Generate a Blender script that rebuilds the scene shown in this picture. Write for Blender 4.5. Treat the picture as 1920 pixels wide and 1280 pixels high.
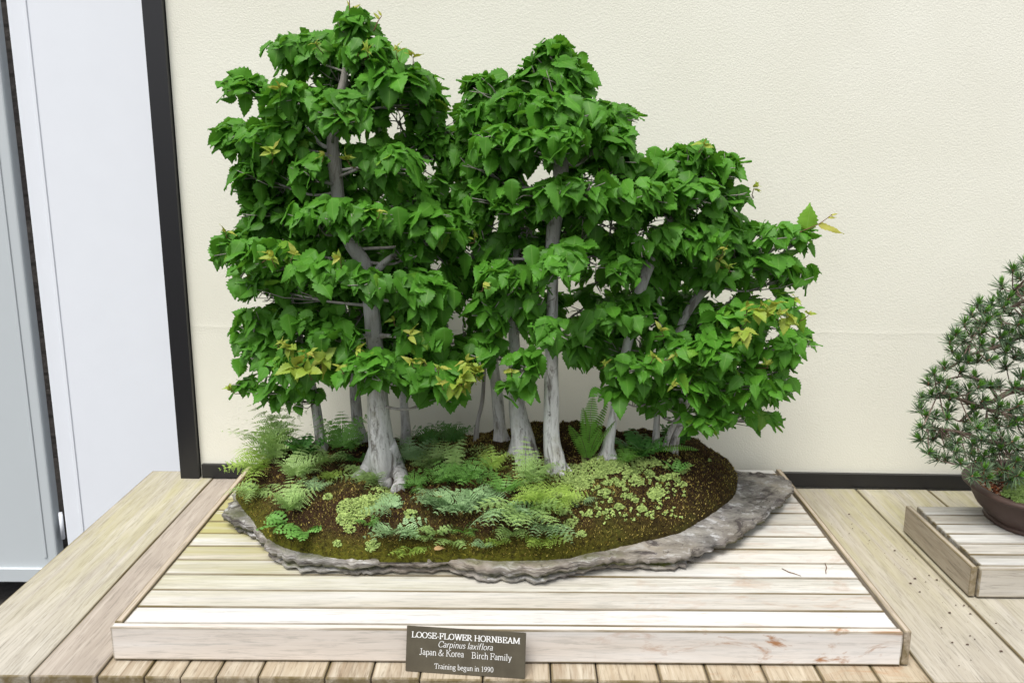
import bpy, bmesh, math, random
import numpy as np
from mathutils import Vector, Matrix, noise
random.seed(7); rng = np.random.default_rng(11)
for _o in list(bpy.data.objects): bpy.data.objects.remove(_o)
scene = bpy.context.scene; COL = scene.collection
R = math.radians
# ------------------------------------------------------------------ camera, light
FPX = 1661.0; ZP = 0.81; ZD = 0.747; HC = 0.794        # focal length in photo px, platform top, deck top, eye above platform
cam_d = bpy.data.cameras.new('camera'); cam = bpy.data.objects.new('camera', cam_d); COL.objects.link(cam)
cam_d.sensor_width = 36; cam_d.lens = 36 * FPX / 1920; cam_d.clip_end = 200; cam_d.clip_start = 0.02
PITCH, YAW, ROLL = R(12.4), R(0.55), R(0.12)
F = Vector((-math.sin(YAW) * math.cos(PITCH), math.cos(YAW) * math.cos(PITCH), -math.sin(PITCH)))
RT = F.cross(Vector((0, 0, 1))).normalized(); UP = RT.cross(F)
RT, UP = (RT * math.cos(ROLL) + UP * math.sin(ROLL)), (UP * math.cos(ROLL) - RT * math.sin(ROLL))
CP = Vector((0, 0, ZP + HC))
cam.matrix_world = Matrix(((RT.x, UP.x, -F.x, CP.x), (RT.y, UP.y, -F.y, CP.y), (RT.z, UP.z, -F.z, CP.z), (0, 0, 0, 1)))
scene.camera = cam
w = bpy.data.worlds.new('World'); scene.world = w; w.use_nodes = True
wt = w.node_tree; bg = wt.nodes['Background']; sky = wt.nodes.new('ShaderNodeTexSky'); sky.sky_type = 'NISHITA'
SUN_EL, SUN_AZ = R(62), R(205)
sky.sun_disc = False; sky.sun_elevation = SUN_EL; sky.sun_rotation = SUN_AZ; sky.air_density = 1.0; sky.dust_density = 3.0
hs = wt.nodes.new('ShaderNodeHueSaturation'); hs.inputs['Saturation'].default_value = 0.28
wt.links.new(sky.outputs[0], hs.inputs['Color']); wt.links.new(hs.outputs[0], bg.inputs[0]); bg.inputs[1].default_value = 0.12
sd = bpy.data.lights.new('sun', 'SUN'); sun = bpy.data.objects.new('sun', sd); COL.objects.link(sun)
sd.energy = 1.9; sd.angle = R(32); sd.color = (1, .97, .92)
sv = Vector((math.sin(SUN_AZ) * math.cos(SUN_EL), math.cos(SUN_AZ) * math.cos(SUN_EL), math.sin(SUN_EL)))
sun.rotation_euler = sv.to_track_quat('Z', 'Y').to_euler()
vs = scene.view_settings; vs.view_transform = 'Standard'; vs.look = 'None'; vs.exposure = 0.68; vs.gamma = 1
scene.cycles.max_bounces = 8; scene.cycles.transparent_max_bounces = 8; scene.cycles.use_denoising = True
# ------------------------------------------------------------------ photo px <-> world
def ray(px, py): return (F * FPX + RT * (px - 960) + UP * (640 - py)).normalized()
def PY(px, py, Y): d = ray(px, py); return CP + d * (Y / d.y)
def PZ(px, py, z): d = ray(px, py); return CP + d * ((z - CP.z) / d.z)
def proj(p):
    v = Vector(p) - CP; k = FPX / v.dot(F); return 960 + v.dot(RT) * k, 640 - v.dot(UP) * k
def mpp(p): return (Vector(p) - CP).dot(F) / FPX          # metres per photo px there
# ------------------------------------------------------------------ objects
def tag(o, label=None, cat=None, group=None, kind=None):
    for k, v in (('label', label), ('category', cat), ('group', group), ('kind', kind)):
        if v: o[k] = v
    return o
def empty(name, loc, label, cat, group=None):
    o = bpy.data.objects.new(name, None); COL.objects.link(o); o.location = loc; o.empty_display_size = .02
    return tag(o, label, cat, group)
def mk(name, V, Fc, mat, parent=None, attrs=None, smooth=True):
    V = np.asarray(V, dtype=np.float64).reshape(-1, 3)
    if parent is not None: V = V - np.array(parent.location)[None]
    me = bpy.data.meshes.new(name)
    if isinstance(Fc, np.ndarray):
        n, k = Fc.shape
        me.vertices.add(len(V)); me.vertices.foreach_set('co', V.astype(np.float32).ravel())
        me.loops.add(n * k); me.loops.foreach_set('vertex_index', Fc.astype(np.int32).ravel())
        me.polygons.add(n); me.polygons.foreach_set('loop_start', np.arange(0, n * k, k, dtype=np.int32))
        me.update(calc_edges=True)
    else: me.from_pydata([tuple(v) for v in V], [], Fc)
    for k_, a in (attrs or {}).items():
        a = np.asarray(a, dtype=np.float32)
        if a.ndim == 1: at = me.attributes.new(k_, 'FLOAT', 'POINT'); at.data.foreach_set('value', a)
        else: at = me.attributes.new(k_, 'FLOAT_VECTOR', 'POINT'); at.data.foreach_set('vector', a.ravel())
    if smooth: me.polygons.foreach_set('use_smooth', np.ones(len(me.polygons), dtype=bool))
    me.materials.append(mat); o = bpy.data.objects.new(name, me); COL.objects.link(o)
    if parent is not None: o.parent = parent
    return o
class MB:                                                   # collects quads/tris and a per-vertex attribute
    def __init__(s): s.v = []; s.f = []; s.a = []; s.uv = []; s.n = 0
    def add(s, V, Fs, a=0.0, uv=None):
        V = [tuple(v) for v in V]; b = s.n; s.v += V; s.n += len(V); s.f += [tuple(i + b for i in f) for f in Fs]
        s.a += list(a) if hasattr(a, '__len__') else [a] * len(V); s.uv += uv if uv else [(0, 0, 0)] * len(V)
    def tube(s, P, rad, n=8, a=0.0, cap=True, lobes=None, seed=0):
        P = [Vector(p) for p in P]; V = []; A = []; up = Vector((0, 1, .01)); UVs = []; ln = 0
        for i, p in enumerate(P):
            t = (P[min(i + 1, len(P) - 1)] - P[max(i - 1, 0)]).normalized()
            x = t.cross(up)
            if x.length < .05: x = t.cross(Vector((1, 0, 0)))
            x.normalize(); y = x.cross(t)
            if i: ln += (p - P[i - 1]).length
            for k in range(n):
                th = 2 * math.pi * k / n; r = rad[i]
                if lobes: r *= lobes(i, th)
                V.append(p + (x * math.cos(th) + y * math.sin(th)) * r); A.append(a[i] if hasattr(a, '__len__') else a); UVs.append((th, ln, seed))
        Fs = [(i * n + k, i * n + (k + 1) % n, (i + 1) * n + (k + 1) % n, (i + 1) * n + k) for i in range(len(P) - 1) for k in range(n)]
        if cap: Fs += [tuple(range(n))[::-1], tuple(range((len(P) - 1) * n, len(P) * n))]
        s.add(V, Fs, A, UVs)
    def box(s, p0, p1):
        x0, y0, z0 = p0; x1, y1, z1 = p1
        s.add([(x0, y0, z0), (x1, y0, z0), (x1, y1, z0), (x0, y1, z0), (x0, y0, z1), (x1, y0, z1), (x1, y1, z1), (x0, y1, z1)],
              [(0, 3, 2, 1), (4, 5, 6, 7), (0, 1, 5, 4), (1, 2, 6, 5), (2, 3, 7, 6), (3, 0, 4, 7)])
    def build(s, name, mat, parent=None, smooth=True): return mk(name, s.v, s.f, mat, parent, {'tint': s.a, 'luv': s.uv}, smooth)
def catmull(P, n):
    P = [Vector(p) for p in P]; Q = [P[0] * 2 - P[1]] + P + [P[-1] * 2 - P[-2]]; out = []
    for i in range(1, len(Q) - 2):
        for k in range(n):
            t = k / n; a, b, c, d = Q[i - 1:i + 3]
            out.append(.5 * ((2 * b) + (c - a) * t + (2 * a - 5 * b + 4 * c - d) * t * t + (3 * b - a - 3 * c + d) * t ** 3))
    return out + [P[-1]]
def board(name, quad, z0, z1, mat, parent, bev=.002, sub=0, label=None, tone=None):    # a bevelled plank from a 4-corner plan outline
    bm = bmesh.new(); q = [Vector((p[0], p[1], 0)) for p in quad]
    lo = [bm.verts.new((p.x, p.y, z0)) for p in q]; hi = [bm.verts.new((p.x, p.y, z1)) for p in q]
    bm.faces.new(lo[::-1]); bm.faces.new(hi)
    for i in range(4): bm.faces.new((lo[i], lo[(i + 1) % 4], hi[(i + 1) % 4], hi[i]))
    bmesh.ops.bevel(bm, geom=bm.edges[:], offset=bev, segments=2, profile=.5, affect='EDGES')
    ly = bm.verts.layers.float.new('edge'); bm.normal_update()
    for v in bm.verts: v[ly] = 1.0
    big = sorted(bm.faces, key=lambda f: -f.calc_area())[:4]
    for f in big:
        before = set(bm.verts); r_ = bmesh.ops.inset_individual(bm, faces=[f], thickness=.0022, use_even_offset=True)
        for v in f.verts: v[ly] = 0.0
    off = Vector(parent.location) if parent else Vector((0, 0, 0))
    sd_ = random.random() if tone is None else tone
    for v in bm.verts: v.co -= off
    me = bpy.data.meshes.new(name); bm.to_mesh(me); bm.free()
    at = me.attributes.new('tint', 'FLOAT', 'POINT'); at.data.foreach_set('value', np.full(len(me.vertices), sd_, dtype=np.float32))
    me.materials.append(mat); o = bpy.data.objects.new(name, me); COL.objects.link(o)
    if parent: o.parent = parent
    if label: o['label'] = label
    return o
# ------------------------------------------------------------------ materials
class NT:
    def __init__(s, name, rough=.7, spec=.3):
        s.m = bpy.data.materials.new(name); s.m.use_nodes = True; s.t = s.m.node_tree; s.b = s.t.nodes['Principled BSDF']
        s.b.inputs['Roughness'].default_value = rough; s.b.inputs['Specular IOR Level'].default_value = spec
    def n(s, typ, props=None, **inp):
        nd = s.t.nodes.new('ShaderNode' + typ)
        for k, v in (props or {}).items(): setattr(nd, k, v)
        for k, v in inp.items():
            key = int(k[1:]) if k[0] == 'i' and k[1:].isdigit() else k.replace('_', ' ')
            s.set(nd.inputs[key], v)
        return nd
    def set(s, sock, v):
        if hasattr(v, 'links') or isinstance(v, bpy.types.NodeSocket): s.t.links.new(v, sock)
        elif isinstance(v, (tuple, list)) and len(v) == 3 and sock.type == 'RGBA': sock.default_value = (*v, 1)
        else: sock.default_value = v
    def pos(s, scale=(1, 1, 1), rot=(0, 0, 0)):
        g = s.n('NewGeometry'); return s.n('Mapping', None, Vector=g.outputs['Position'], Scale=scale, Rotation=rot).outputs[0]
    def noise(s, vec, scale, detail=4, rough=.55, dist=0):
        return s.n('TexNoise', None, Vector=vec, Scale=scale, Detail=detail, Roughness=rough, Distortion=dist).outputs['Fac']
    def ramp(s, fac, stops):
        nd = s.n('ValToRGB', None, Fac=fac); el = nd.color_ramp.elements
        while len(el) < len(stops): el.new(.5)
        for e, (p, c) in zip(el, stops):
            e.position = p; e.color = (c, c, c, 1) if isinstance(c, (int, float)) else (*c, 1)
        return nd.outputs[0]
    def mix(s, fac, a, b, mode='MIX'):
        nd = s.n('Mix', {'data_type': 'RGBA', 'blend_type': mode}); s.set(nd.inputs[0], fac); s.set(nd.inputs[6], a); s.set(nd.inputs[7], b); return nd.outputs[2]
    def math(s, op, a, b=0.0, c=0.0): nd = s.n('Math', {'operation': op}, i0=a, i1=b, i2=c); return nd.outputs[0]
    def attr(s, name, out='Fac'): return s.n('Attribute', {'attribute_name': name}).outputs[out]
    def bump(s, h, strength=.3, dist=.01): nd = s.n('Bump', None, Height=h, Strength=strength, Distance=dist); s.set(s.b.inputs['Normal'], nd.outputs[0]); return nd
    def base(s, c): s.set(s.b.inputs['Base Color'], c)
def flat(name, c, rough=.6, spec=.3):
    t = NT(name, rough, spec); p = t.pos(); n_ = t.noise(p, 9, 5); t.base(t.mix(t.math('MULTIPLY', n_, .25), c, tuple(x * .8 for x in c))); return t.m
def wood_mat(name, axis, light, dark, algae=0.0, stain=0.0, end=0.0, pale=.0):
    t = NT(name, .78, .18); tint = t.attr('tint')
    g = t.n('NewGeometry'); off = t.n('CombineXYZ', None, X=t.math('MULTIPLY', tint, 7.3), Y=t.math('MULTIPLY', tint, 3.1), Z=t.math('MULTIPLY', tint, 5.7)).outputs[0]
    P = t.n('VectorMath', {'operation': 'ADD'}, i0=g.outputs['Position'], i1=off).outputs[0]
    sc = (2.2, 34, 34) if axis == 'X' else (34, 2.2, 34)
    v1 = t.n('Mapping', None, Vector=P, Scale=sc).outputs[0]
    v2 = t.n('Mapping', None, Vector=P, Scale=tuple(x * (4.5 if x > 2 else 2.2) for x in sc)).outputs[0]
    gr = t.noise(v1, 1.6, 6, .6, 1.1); fine = t.noise(v2, 1.5, 5, .7, .5)
    blotch = t.noise(P, 3.0, 4, .6)
    c = t.ramp(gr, [(.28, dark), (.5, tuple((a + b) / 2 for a, b in zip(light, dark))), (.66, light)])
    c = t.mix(t.ramp(tint, [(0, 0.0), (1, .7)]), c, tuple(a * b for a, b in zip(light, (.86, .79, .70))))
    c = t.mix(t.ramp(t.math('FRACT', t.math('MULTIPLY', tint, 7.7)), [(.6, 0.0), (1, .5)]), c, tuple(a * b for a, b in zip(light, (.74, .68, .66))))
    c = t.mix(t.ramp(fine, [(.34, .65), (.50, 0.0)]), c, tuple(x * .6 for x in dark))
    if pale: c = t.mix(t.ramp(t.noise(v1, .6, 3), [(.42, 0.0), (.66, pale)]), c, (.76, .77, .775))
    if algae:
        sep = t.n('SeparateXYZ', None, Vector=g.outputs['Position'])
        back = t.n('MapRange', None, Value=sep.outputs['Y'], From_Min=1.38, From_Max=1.85).outputs[0]
        lt = t.n('MapRange', None, Value=sep.outputs['X'], From_Min=.3, From_Max=-.55).outputs[0] if axis == 'X' else 0.6
        af = t.math('MULTIPLY', t.ramp(t.noise(v1, .9, 4, .6, .8), [(.35, 0.0), (.65, 1.0)]), t.math('MULTIPLY', t.math('MULTIPLY', back, lt), algae))
        c = t.mix(af, c, (.40, .37, .16))
    if stain:
        vs_ = t.n('Mapping', None, Vector=P, Scale=(5, 11, 11)).outputs[0]
        s1 = t.ramp(t.noise(vs_, 1.5, 6, .68, 1.7), [(.53, 0.0), (.68, .9)])
        sx = t.n('MapRange', None, Value=t.n('SeparateXYZ', None, Vector=g.outputs['Position']).outputs['X'], From_Min=.0, From_Max=.42).outputs[0]
        c = t.mix(t.math('MULTIPLY', t.math('MULTIPLY', s1, sx), stain), c, (.36, .17, .07))
    c = t.mix(t.ramp(blotch, [(.4, 0.0), (.75, .25)]), c, tuple(x * .75 for x in dark))
    gn = t.ramp(t.noise(v1, 1.1, 5, .65, .6), [(.30, .15), (.62, 1.0)])
    c = t.mix(t.math('MULTIPLY', t.math('POWER', t.attr('edge'), 1.3), gn), c, (.15, .115, .055))
    t.base(c); t.bump(t.math('ADD', t.math('MULTIPLY', fine, .6), t.math('MULTIPLY', gr, .5)), .35, .0016)
    return t.m
M = {}
M['wood_platform'] = wood_mat('weathered_white_wood', 'X', (.66, .64, .585), (.41, .39, .34), algae=1.8, stain=.4, pale=.5)
M['wood_white'] = wood_mat('bleached_plank_wood', 'X', (.78, .77, .745), (.56, .545, .51), stain=.45, pale=.6)
M['wood_fascia'] = wood_mat('bleached_front_wood', 'X', (.80, .77, .72), (.62, .57, .50), stain=1.4, pale=.5)
M['wood_side'] = wood_mat('side_strip_wood', 'Y', (.60, .54, .46), (.34, .29, .23))
M['wood_deck'] = wood_mat('bench_board_wood', 'Y', (.52, .49, .425), (.35, .32, .265), algae=.85)
M['wood_brown'] = wood_mat('brown_tinged_board_wood', 'Y', (.47, .415, .355), (.33, .285, .24))
M['wood_short'] = wood_mat('bench_front_wood', 'Y', (.56, .51, .41), (.27, .20, .13), stain=.5)
M['wood_pine'] = wood_mat('grey_platform_wood', 'X', (.58, .57, .53), (.30, .28, .24), algae=.4, pale=.5)
M['wood_pine_side'] = wood_mat('grey_platform_side_wood', 'Y', (.50, .46, .38), (.26, .22, .17))
WALLZ = PY(1500, 622, 2.18).z
def stucco():
    t = NT('cream_stucco', .9, .1); p = t.pos((1, 1, 1)); a = t.noise(p, 260, 3, .5); b = t.noise(p, 2.0, 4, .6)
    t.base(t.mix(t.ramp(b, [(.3, 0.0), (.7, 1.0)]), (.775, .765, .675), (.725, .712, .615)))
    z_ = t.n('SeparateXYZ', None, Vector=p).outputs['Z']; q = t.math('ABSOLUTE', t.math('SUBTRACT', t.math('ADD', z_, t.math('MULTIPLY', t.noise(p, 5, 3), .012)), WALLZ + .006))
    cr = t.ramp(t.math('MULTIPLY', q, 60), [(0, 1.0), (.35, .35), (1, 0.0)])
    t.bump(t.math('ADD', t.ramp(a, [(.35, 0.0), (.65, 1.0)]), t.math('MULTIPLY', cr, 1.6)), .30, .0010); return t.m
M['stucco'] = stucco()
M['black'] = flat('black_painted_metal', (.012, .012, .014), .35, .5)
M['door_white'] = flat('white_door_paint', (.78, .81, .86), .45, .4)
M['door_grey'] = flat('pale_grey_door_paint', (.52, .56, .58), .45, .4)
def stone():
    t = NT('slate_stone', .8, .25); p = t.pos((1, 1, 2.2)); a = t.noise(p, 7, 8, .68, .6); b = t.noise(t.pos((1, 1, 5)), 38, 6, .7); d = t.noise(p, 3.2, 4)
    c = t.ramp(a, [(.3, (.07, .064, .064)), (.45, (.165, .155, .148)), (.58, (.29, .272, .25)), (.72, (.40, .365, .30))])
    c = t.mix(t.ramp(b, [(.54, 0.0), (.66, .8)]), c, (.58, .58, .59)); c = t.mix(t.ramp(b, [(.3, .75), (.42, 0.0)]), c, (.05, .045, .05))
    c = t.mix(t.ramp(d, [(.42, 0.0), (.60, .7)]), c, (.25, .205, .16))
    st_ = t.noise(t.pos((.35, .35, 9), (.05, .03, 0)), 30, 4, .7, .8); c = t.mix(t.ramp(st_, [(.38, .85), (.48, 0.0)]), c, (.04, .03, .035)); c = t.mix(t.ramp(st_, [(.56, 0.0), (.66, .6)]), c, (.50, .49, .47))
    mo = t.math('MULTIPLY', t.attr('tint'), t.ramp(t.noise(p, 16, 5, .7), [(.35, 0.0), (.6, 1.0)])); c = t.mix(mo, c, (.09, .10, .02))
    t.base(c); t.bump(t.math('ADD', t.math('MULTIPLY', a, .8), t.math('MULTIPLY', b, .5)), .6, .006); return t.m
M['stone'] = stone()
def soil():
    t = NT('mossy_soil', .95, .1); p = t.pos(); a = t.noise(p, 9, 6, .65, .4); b = t.noise(p, 120, 4, .7)
    c = t.ramp(a, [(.34, (.022, .012, .007)), (.5, (.045, .026, .012)), (.6, (.055, .045, .014)), (.72, (.075, .075, .018))])
    c = t.mix(t.attr('tint'), c, (.10, .10, .012)); c = t.mix(t.ramp(b, [(.35, .8), (.55, 0.0)]), c, (.01, .006, .004))
    t.base(c); t.bump(b, .9, .006); return t.m
M['soil'] = soil()
def mossm():
    t = NT('moss_tufts', .9, .1); p = t.pos(); a = t.noise(p, 8, 5, .65, .4); tn = t.attr('tint'); uv = t.attr('luv', 'Vector'); sp = t.n('SeparateXYZ', None, Vector=uv)
    gp = t.n('SeparateXYZ', None, Vector=p); fr = t.math('MULTIPLY', t.n('MapRange', None, Value=gp.outputs['Y'], From_Min=1.86, From_Max=1.66).outputs[0], t.n('MapRange', None, Value=gp.outputs['X'], From_Min=-.05, From_Max=.25).outputs[0])
    c = t.ramp(t.math('ADD', t.math('ADD', t.math('MULTIPLY', tn, .42), t.math('MULTIPLY', a, .62)), t.math('MULTIPLY', fr, .085)), [(.30, (.030, .014, .008)), (.42, (.10, .050, .022)), (.52, (.18, .125, .032)), (.62, (.27, .24, .05)), (.76, (.50, .39, .13))])
    c = t.mix(t.math('MULTIPLY', sp.outputs['X'], t.ramp(t.noise(p, 22, 4), [(.35, .1), (.6, 1.0)])), c, t.mix(tn, (.12, .12, .015), (.40, .32, .04)))
    t.base(c); return t.m
M['moss'] = mossm()
def bark():
    t = NT('hornbeam_bark', .85, .15); uv = t.attr('luv', 'Vector'); g = t.pos((1, 1, .22)); a = t.noise(g, 55, 6, .7, .6); b = t.noise(t.pos((1, 1, .5)), 16, 5); fi = t.noise(t.pos((1, 1, .12)), 150, 4, .7)
    c = t.ramp(b, [(.3, (.48, .47, .455)), (.6, (.76, .755, .74))]); c = t.mix(t.ramp(a, [(.37, .9), (.48, 0.0)]), c, (.14, .12, .105)); c = t.mix(t.ramp(fi, [(.34, .5), (.46, 0.0)]), c, (.24, .22, .20))
    c = t.mix(t.ramp(t.noise(t.pos(), 75, 3), [(.66, 0.0), (.72, .7)]), c, (.12, .11, .10))
    c = t.mix(t.ramp(t.noise(t.pos((1, 1, .6)), 24, 5, .7), [(.55, 0.0), (.72, .5)]), c, (.33, .31, .22))
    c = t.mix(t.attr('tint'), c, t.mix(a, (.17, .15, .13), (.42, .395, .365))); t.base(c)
    t.bump(t.math('ADD', a, t.math('MULTIPLY', fi, .5)), .8, .004); return t.m
M['bark'] = bark()
def leafm(name, base, young, veins=1.0, trans=.22, tcol=(.16, .42, .03), rough=.5):
    t = NT(name, rough, .28); tn = t.attr('tint'); uv = t.n('SeparateXYZ', None, Vector=t.attr('luv', 'Vector')); u, v, ag = uv.outputs[0], uv.outputs[1], uv.outputs[2]
    hi = 1.0 if base[0] < .06 else 0.0
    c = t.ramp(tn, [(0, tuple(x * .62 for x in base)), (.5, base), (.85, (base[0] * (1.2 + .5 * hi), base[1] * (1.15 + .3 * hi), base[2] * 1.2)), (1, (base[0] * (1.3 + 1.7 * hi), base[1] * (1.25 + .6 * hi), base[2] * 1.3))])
    c = t.mix(ag, c, young)
    au = t.math('ABSOLUTE', u); ph = t.math('SUBTRACT', t.math('MULTIPLY', v, 15), t.math('MULTIPLY', au, 6.5))
    vein = t.math('POWER', t.math('ABSOLUTE', t.math('SINE', t.math('MULTIPLY', ph, 3.14159))), 6)      # 0..1, dips between veins
    vl = t.ramp(vein, [(.0, 0.0), (1.0, .40 * veins)]); mid = t.ramp(au, [(.0, .8 * veins), (.07, 0.0)])
    lc = t.mix(.5, c, (.30, .50, .12)); c2 = t.mix(mid, t.mix(t.math('MULTIPLY', vl, .6), c, tuple(x * .5 for x in base)), lc)
    bl = t.noise(t.pos(), 60, 3); c2 = t.mix(t.ramp(bl, [(.3, .22), (.6, 0.0)]), c2, tuple(x * .5 for x in base))
    t.base(c2); t.bump(t.math('ADD', vein, t.math('MULTIPLY', bl, .3)), -.35 * veins - .05, .0012)
    tr = t.n('BsdfTranslucent', None, Color=t.mix(ag, tcol, (.6, .6, .08))); mx = t.n('MixShader', None, Fac=trans)
    t.t.links.new(t.b.outputs[0], mx.inputs[1]); t.t.links.new(tr.outputs[0], mx.inputs[2]); t.t.links.new(mx.outputs[0], t.t.nodes['Material Output'].inputs[0]); return t.m
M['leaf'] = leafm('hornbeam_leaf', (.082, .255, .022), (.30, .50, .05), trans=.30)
M['shoot'] = leafm('young_leaf', (.26, .38, .05), (.44, .40, .09), .6, .3, (.5, .5, .06))
M['twig'] = flat('reddish_twig_bark', (.16, .085, .045), .8)
FERN = {'pale': leafm('pale_fern', (.34, .50, .17), (.44, .46, .18), .25, .2, (.3, .5, .1)), 'silver': leafm('silvery_fern', (.26, .41, .20), (.36, .42, .24), .25, .12, (.2, .4, .15)),
        'bright': leafm('bright_fern', (.15, .34, .07), (.2, .4, .06), .25, .2), 'dark': leafm('dark_fern', (.06, .18, .035), (.08, .15, .04), .25, .15), 'lime': leafm('lime_fern', (.36, .52, .10), (.4, .5, .1), .2, .25, (.4, .6, .1)),
        'sword': leafm('sword_fern', (.17, .38, .06), (.2, .4, .06), .2, .22)}
M['stem'] = flat('purple_fern_stem', (.10, .055, .045), .7)
M['cover'] = leafm('pale_ground_cover', (.36, .48, .14), (.44, .52, .18), .1, .15, (.3, .5, .12))
# ------------------------------------------------------------------ setting
def quadmesh(name, pts, mat, kind=None): o = mk(name, pts, [tuple(range(len(pts)))], mat, None, None, False); return tag(o, kind=kind)
gm = NT('dark_paving', .9); gp = gm.pos(); gm.base(gm.ramp(gm.noise(gp, 14, 6), [(.3, (.012, .010, .009)), (.7, (.045, .04, .036))])); gm.bump(gm.noise(gp, 40, 5), .5, .01)
quadmesh('ground', [(-40, -40, 0), (40, -40, 0), (40, 40, 0), (-40, 40, 0)], gm.m, 'structure')
# wall rotated a little about Z: its foot runs through two photo points on the bench plane
wl, wr = PZ(380, 893, ZD), PZ(1825, 915, ZD); wd = (wr - wl).normalized(); wn = Vector((wd.y, -wd.x, 0))      # wn points to the camera
if wn.y > 0: wn = -wn
def slab_along(mb, s0, s1, n0, n1, z0, z1):       # box in wall coordinates (s along from wl, n toward camera)
    c = [wl + wd * s + wn * n for s, n in ((s0, n0), (s1, n0), (s1, n1), (s0, n1))]
    mb.add([(p.x, p.y, z) for z in (z0, z1) for p in c], [(0, 3, 2, 1), (4, 5, 6, 7), (0, 1, 5, 4), (1, 2, 6, 5), (2, 3, 7, 6), (3, 0, 4, 7)])
pl_ = PZ(343, 893, ZD); s_post = (pl_ - wl).dot(wd)
wall = MB(); slab_along(wall, -.002, 3.2, -.10, 0, 0, 3.2)
wob = wall.build('stucco_wall', M['stucco'], smooth=False); tag(wob, 'cream stucco wall with fine rough texture behind the bonsai', 'wall')
bb = MB(); slab_along(bb, 0.004, 3.2, .0005, .012, ZD + .001, ZD + .038); b_ = bb.build('baseboard', M['black'], smooth=False); b_.parent = wob; b_['label'] = 'glossy black skirting strip along the foot of the wall'
po = MB(); slab_along(po, s_post, -.004, -.12, .016, 0.0, 3.2)
tag(po.build('black_post', M['black'], smooth=False), 'tall black painted corner post between the white door and cream wall', 'post')
# doors behind, on the left
YD = 2.9
def door(x0, x1, z0, z1, mat, grooves, label, y, rail=None):
    t = empty('door', ((x0 + x1) / 2, y, z0), label, 'door')
    m = MB(); m.box((x0, y, z0), (x1, y + .05, z1)); d = m.build('door_panel', mat, t, False)
    bmd = d.modifiers.new('b', 'BEVEL'); bmd.width = .006; bmd.segments = 2
    for g in grooves:
        m = MB(); m.box((g, y - .004, z0 + .09), (g + .012, y - .0005, z1 - .1)); o = m.build('moulding', mat, t, False); bv = o.modifiers.new('b', 'BEVEL'); bv.width = .0025
    if rail:
        m = MB(); m.box((x0, y - .014, z0), (x1, y - .001, z0 + rail)); o = m.build('bottom_rail', mat, t, False); bv = o.modifiers.new('b', 'BEVEL'); bv.width = .004
    return t
xr = PY(124, 1000, YD).x; zb = PY(40, 1083, YD).z
dw = door(xr, PY(400, 700, YD).x, zb + .04, 3.6, M['door_white'], [PY(148, 960, YD).x], 'white door panel left of the black post', YD)
dg = door(xr - .9, PY(104, 960, YD).x, zb, 3.6, M['door_grey'], [PY(48, 700, YD).x], 'pale grey door leaf at the left edge, left of the narrow gap', YD - .02, .055)
hm = MB(); hz = PY(118, 985, YD).z; hm.tube([(xr - .012, YD - .0, hz - .045), (xr - .012, YD, hz + .045)], [.007] * 2, 12); hm.tube([(xr - .012, YD, hz - .05), (xr - .012, YD, hz + .05)], [.006] * 2, 10)
hm.build('hinge', M['door_white'], dw, True)
# dim courtyard seen through the gap
sm = NT('rubble_stone', .9); p_ = sm.pos(); br = sm.n('TexBrick', None, Vector=sm.n('Mapping', None, Vector=p_, Rotation=(R(90), 0, 0)).outputs[0], Scale=2.2, Color1=(.05, .045, .04), Color2=(.025, .022, .022), Mortar=(.02, .018, .016)); sm.base(br.outputs['Color']); sm.bump(sm.noise(p_, 20, 5), .6, .03)
bwm = MB(); bwm.box((-4.2, 4.4, 0), (-.6, 4.6, 3.4)); tag(bwm.build('stone_wall', sm.m, smooth=False), 'dark rubble stone wall glimpsed through the gap between doors', 'wall')
# ------------------------------------------------------------------ bench (deck) of boards
VPX = 976
YF = 1.306; deck = empty('display_bench', (0, 1.7, ZD), 'weathered wooden bench of long boards under both display platforms', 'bench')
def seamx(px, py): return PZ(px, py, ZD).x
back_y = PZ(300, 882, ZD).y
wallY = lambda x: wl.y + (x - wl.x) * wd.y / wd.x
xo = (seamx(0, 1132) + seamx(285, 882)) / 2
xs = [xo, (seamx(52, 1275) + seamx(395, 897)) / 2]
xs.append(seamx(176, 1273))
G = .0022
def deckboard(x0, x1, y0, y1, mat, label=None): board('board', [(x0 + G / 2, y0), (x1 - G / 2, y0), (x1 - G / 2, y1), (x0 + G / 2, y1)], ZD - .038, ZD + random.uniform(-.0006, .0006), mat, deck, .0022, label=label)
deckboard(xs[0], xs[1], YF, back_y, M['wood_deck'], 'widest bench board, along the open left side, orange stained at its front end')
deckboard(xs[1], xs[2], YF, wallY(xs[1]) - .014, M['wood_brown'])
short = [176, 265, 334, 401, 481, 607, 694, 786, 905, 1033, 1121, 1238, 1330, 1439, 1543, 1649]
sx = [seamx(p, 1274) for p in short]
right = [seamx(1751, 1280), seamx(1597, 914) - .0]
step = .183; right = [sx[-1], right[0], right[0] + step, right[0] + 2 * step, right[0] + 3 * step, right[0] + 4 * step]
for a, b in zip(sx[:-1], sx[1:]): deckboard(a, b, YF + random.uniform(-.002, .002), wallY(a) - .014, M['wood_short'])
deckboard(right[0], right[1], YF, wallY(right[0]) - .014, M['wood_short'])
for a, b in zip(right[1:-1], right[2:]): deckboard(a, b, YF, wallY(b) - .014, M['wood_deck'])
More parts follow.
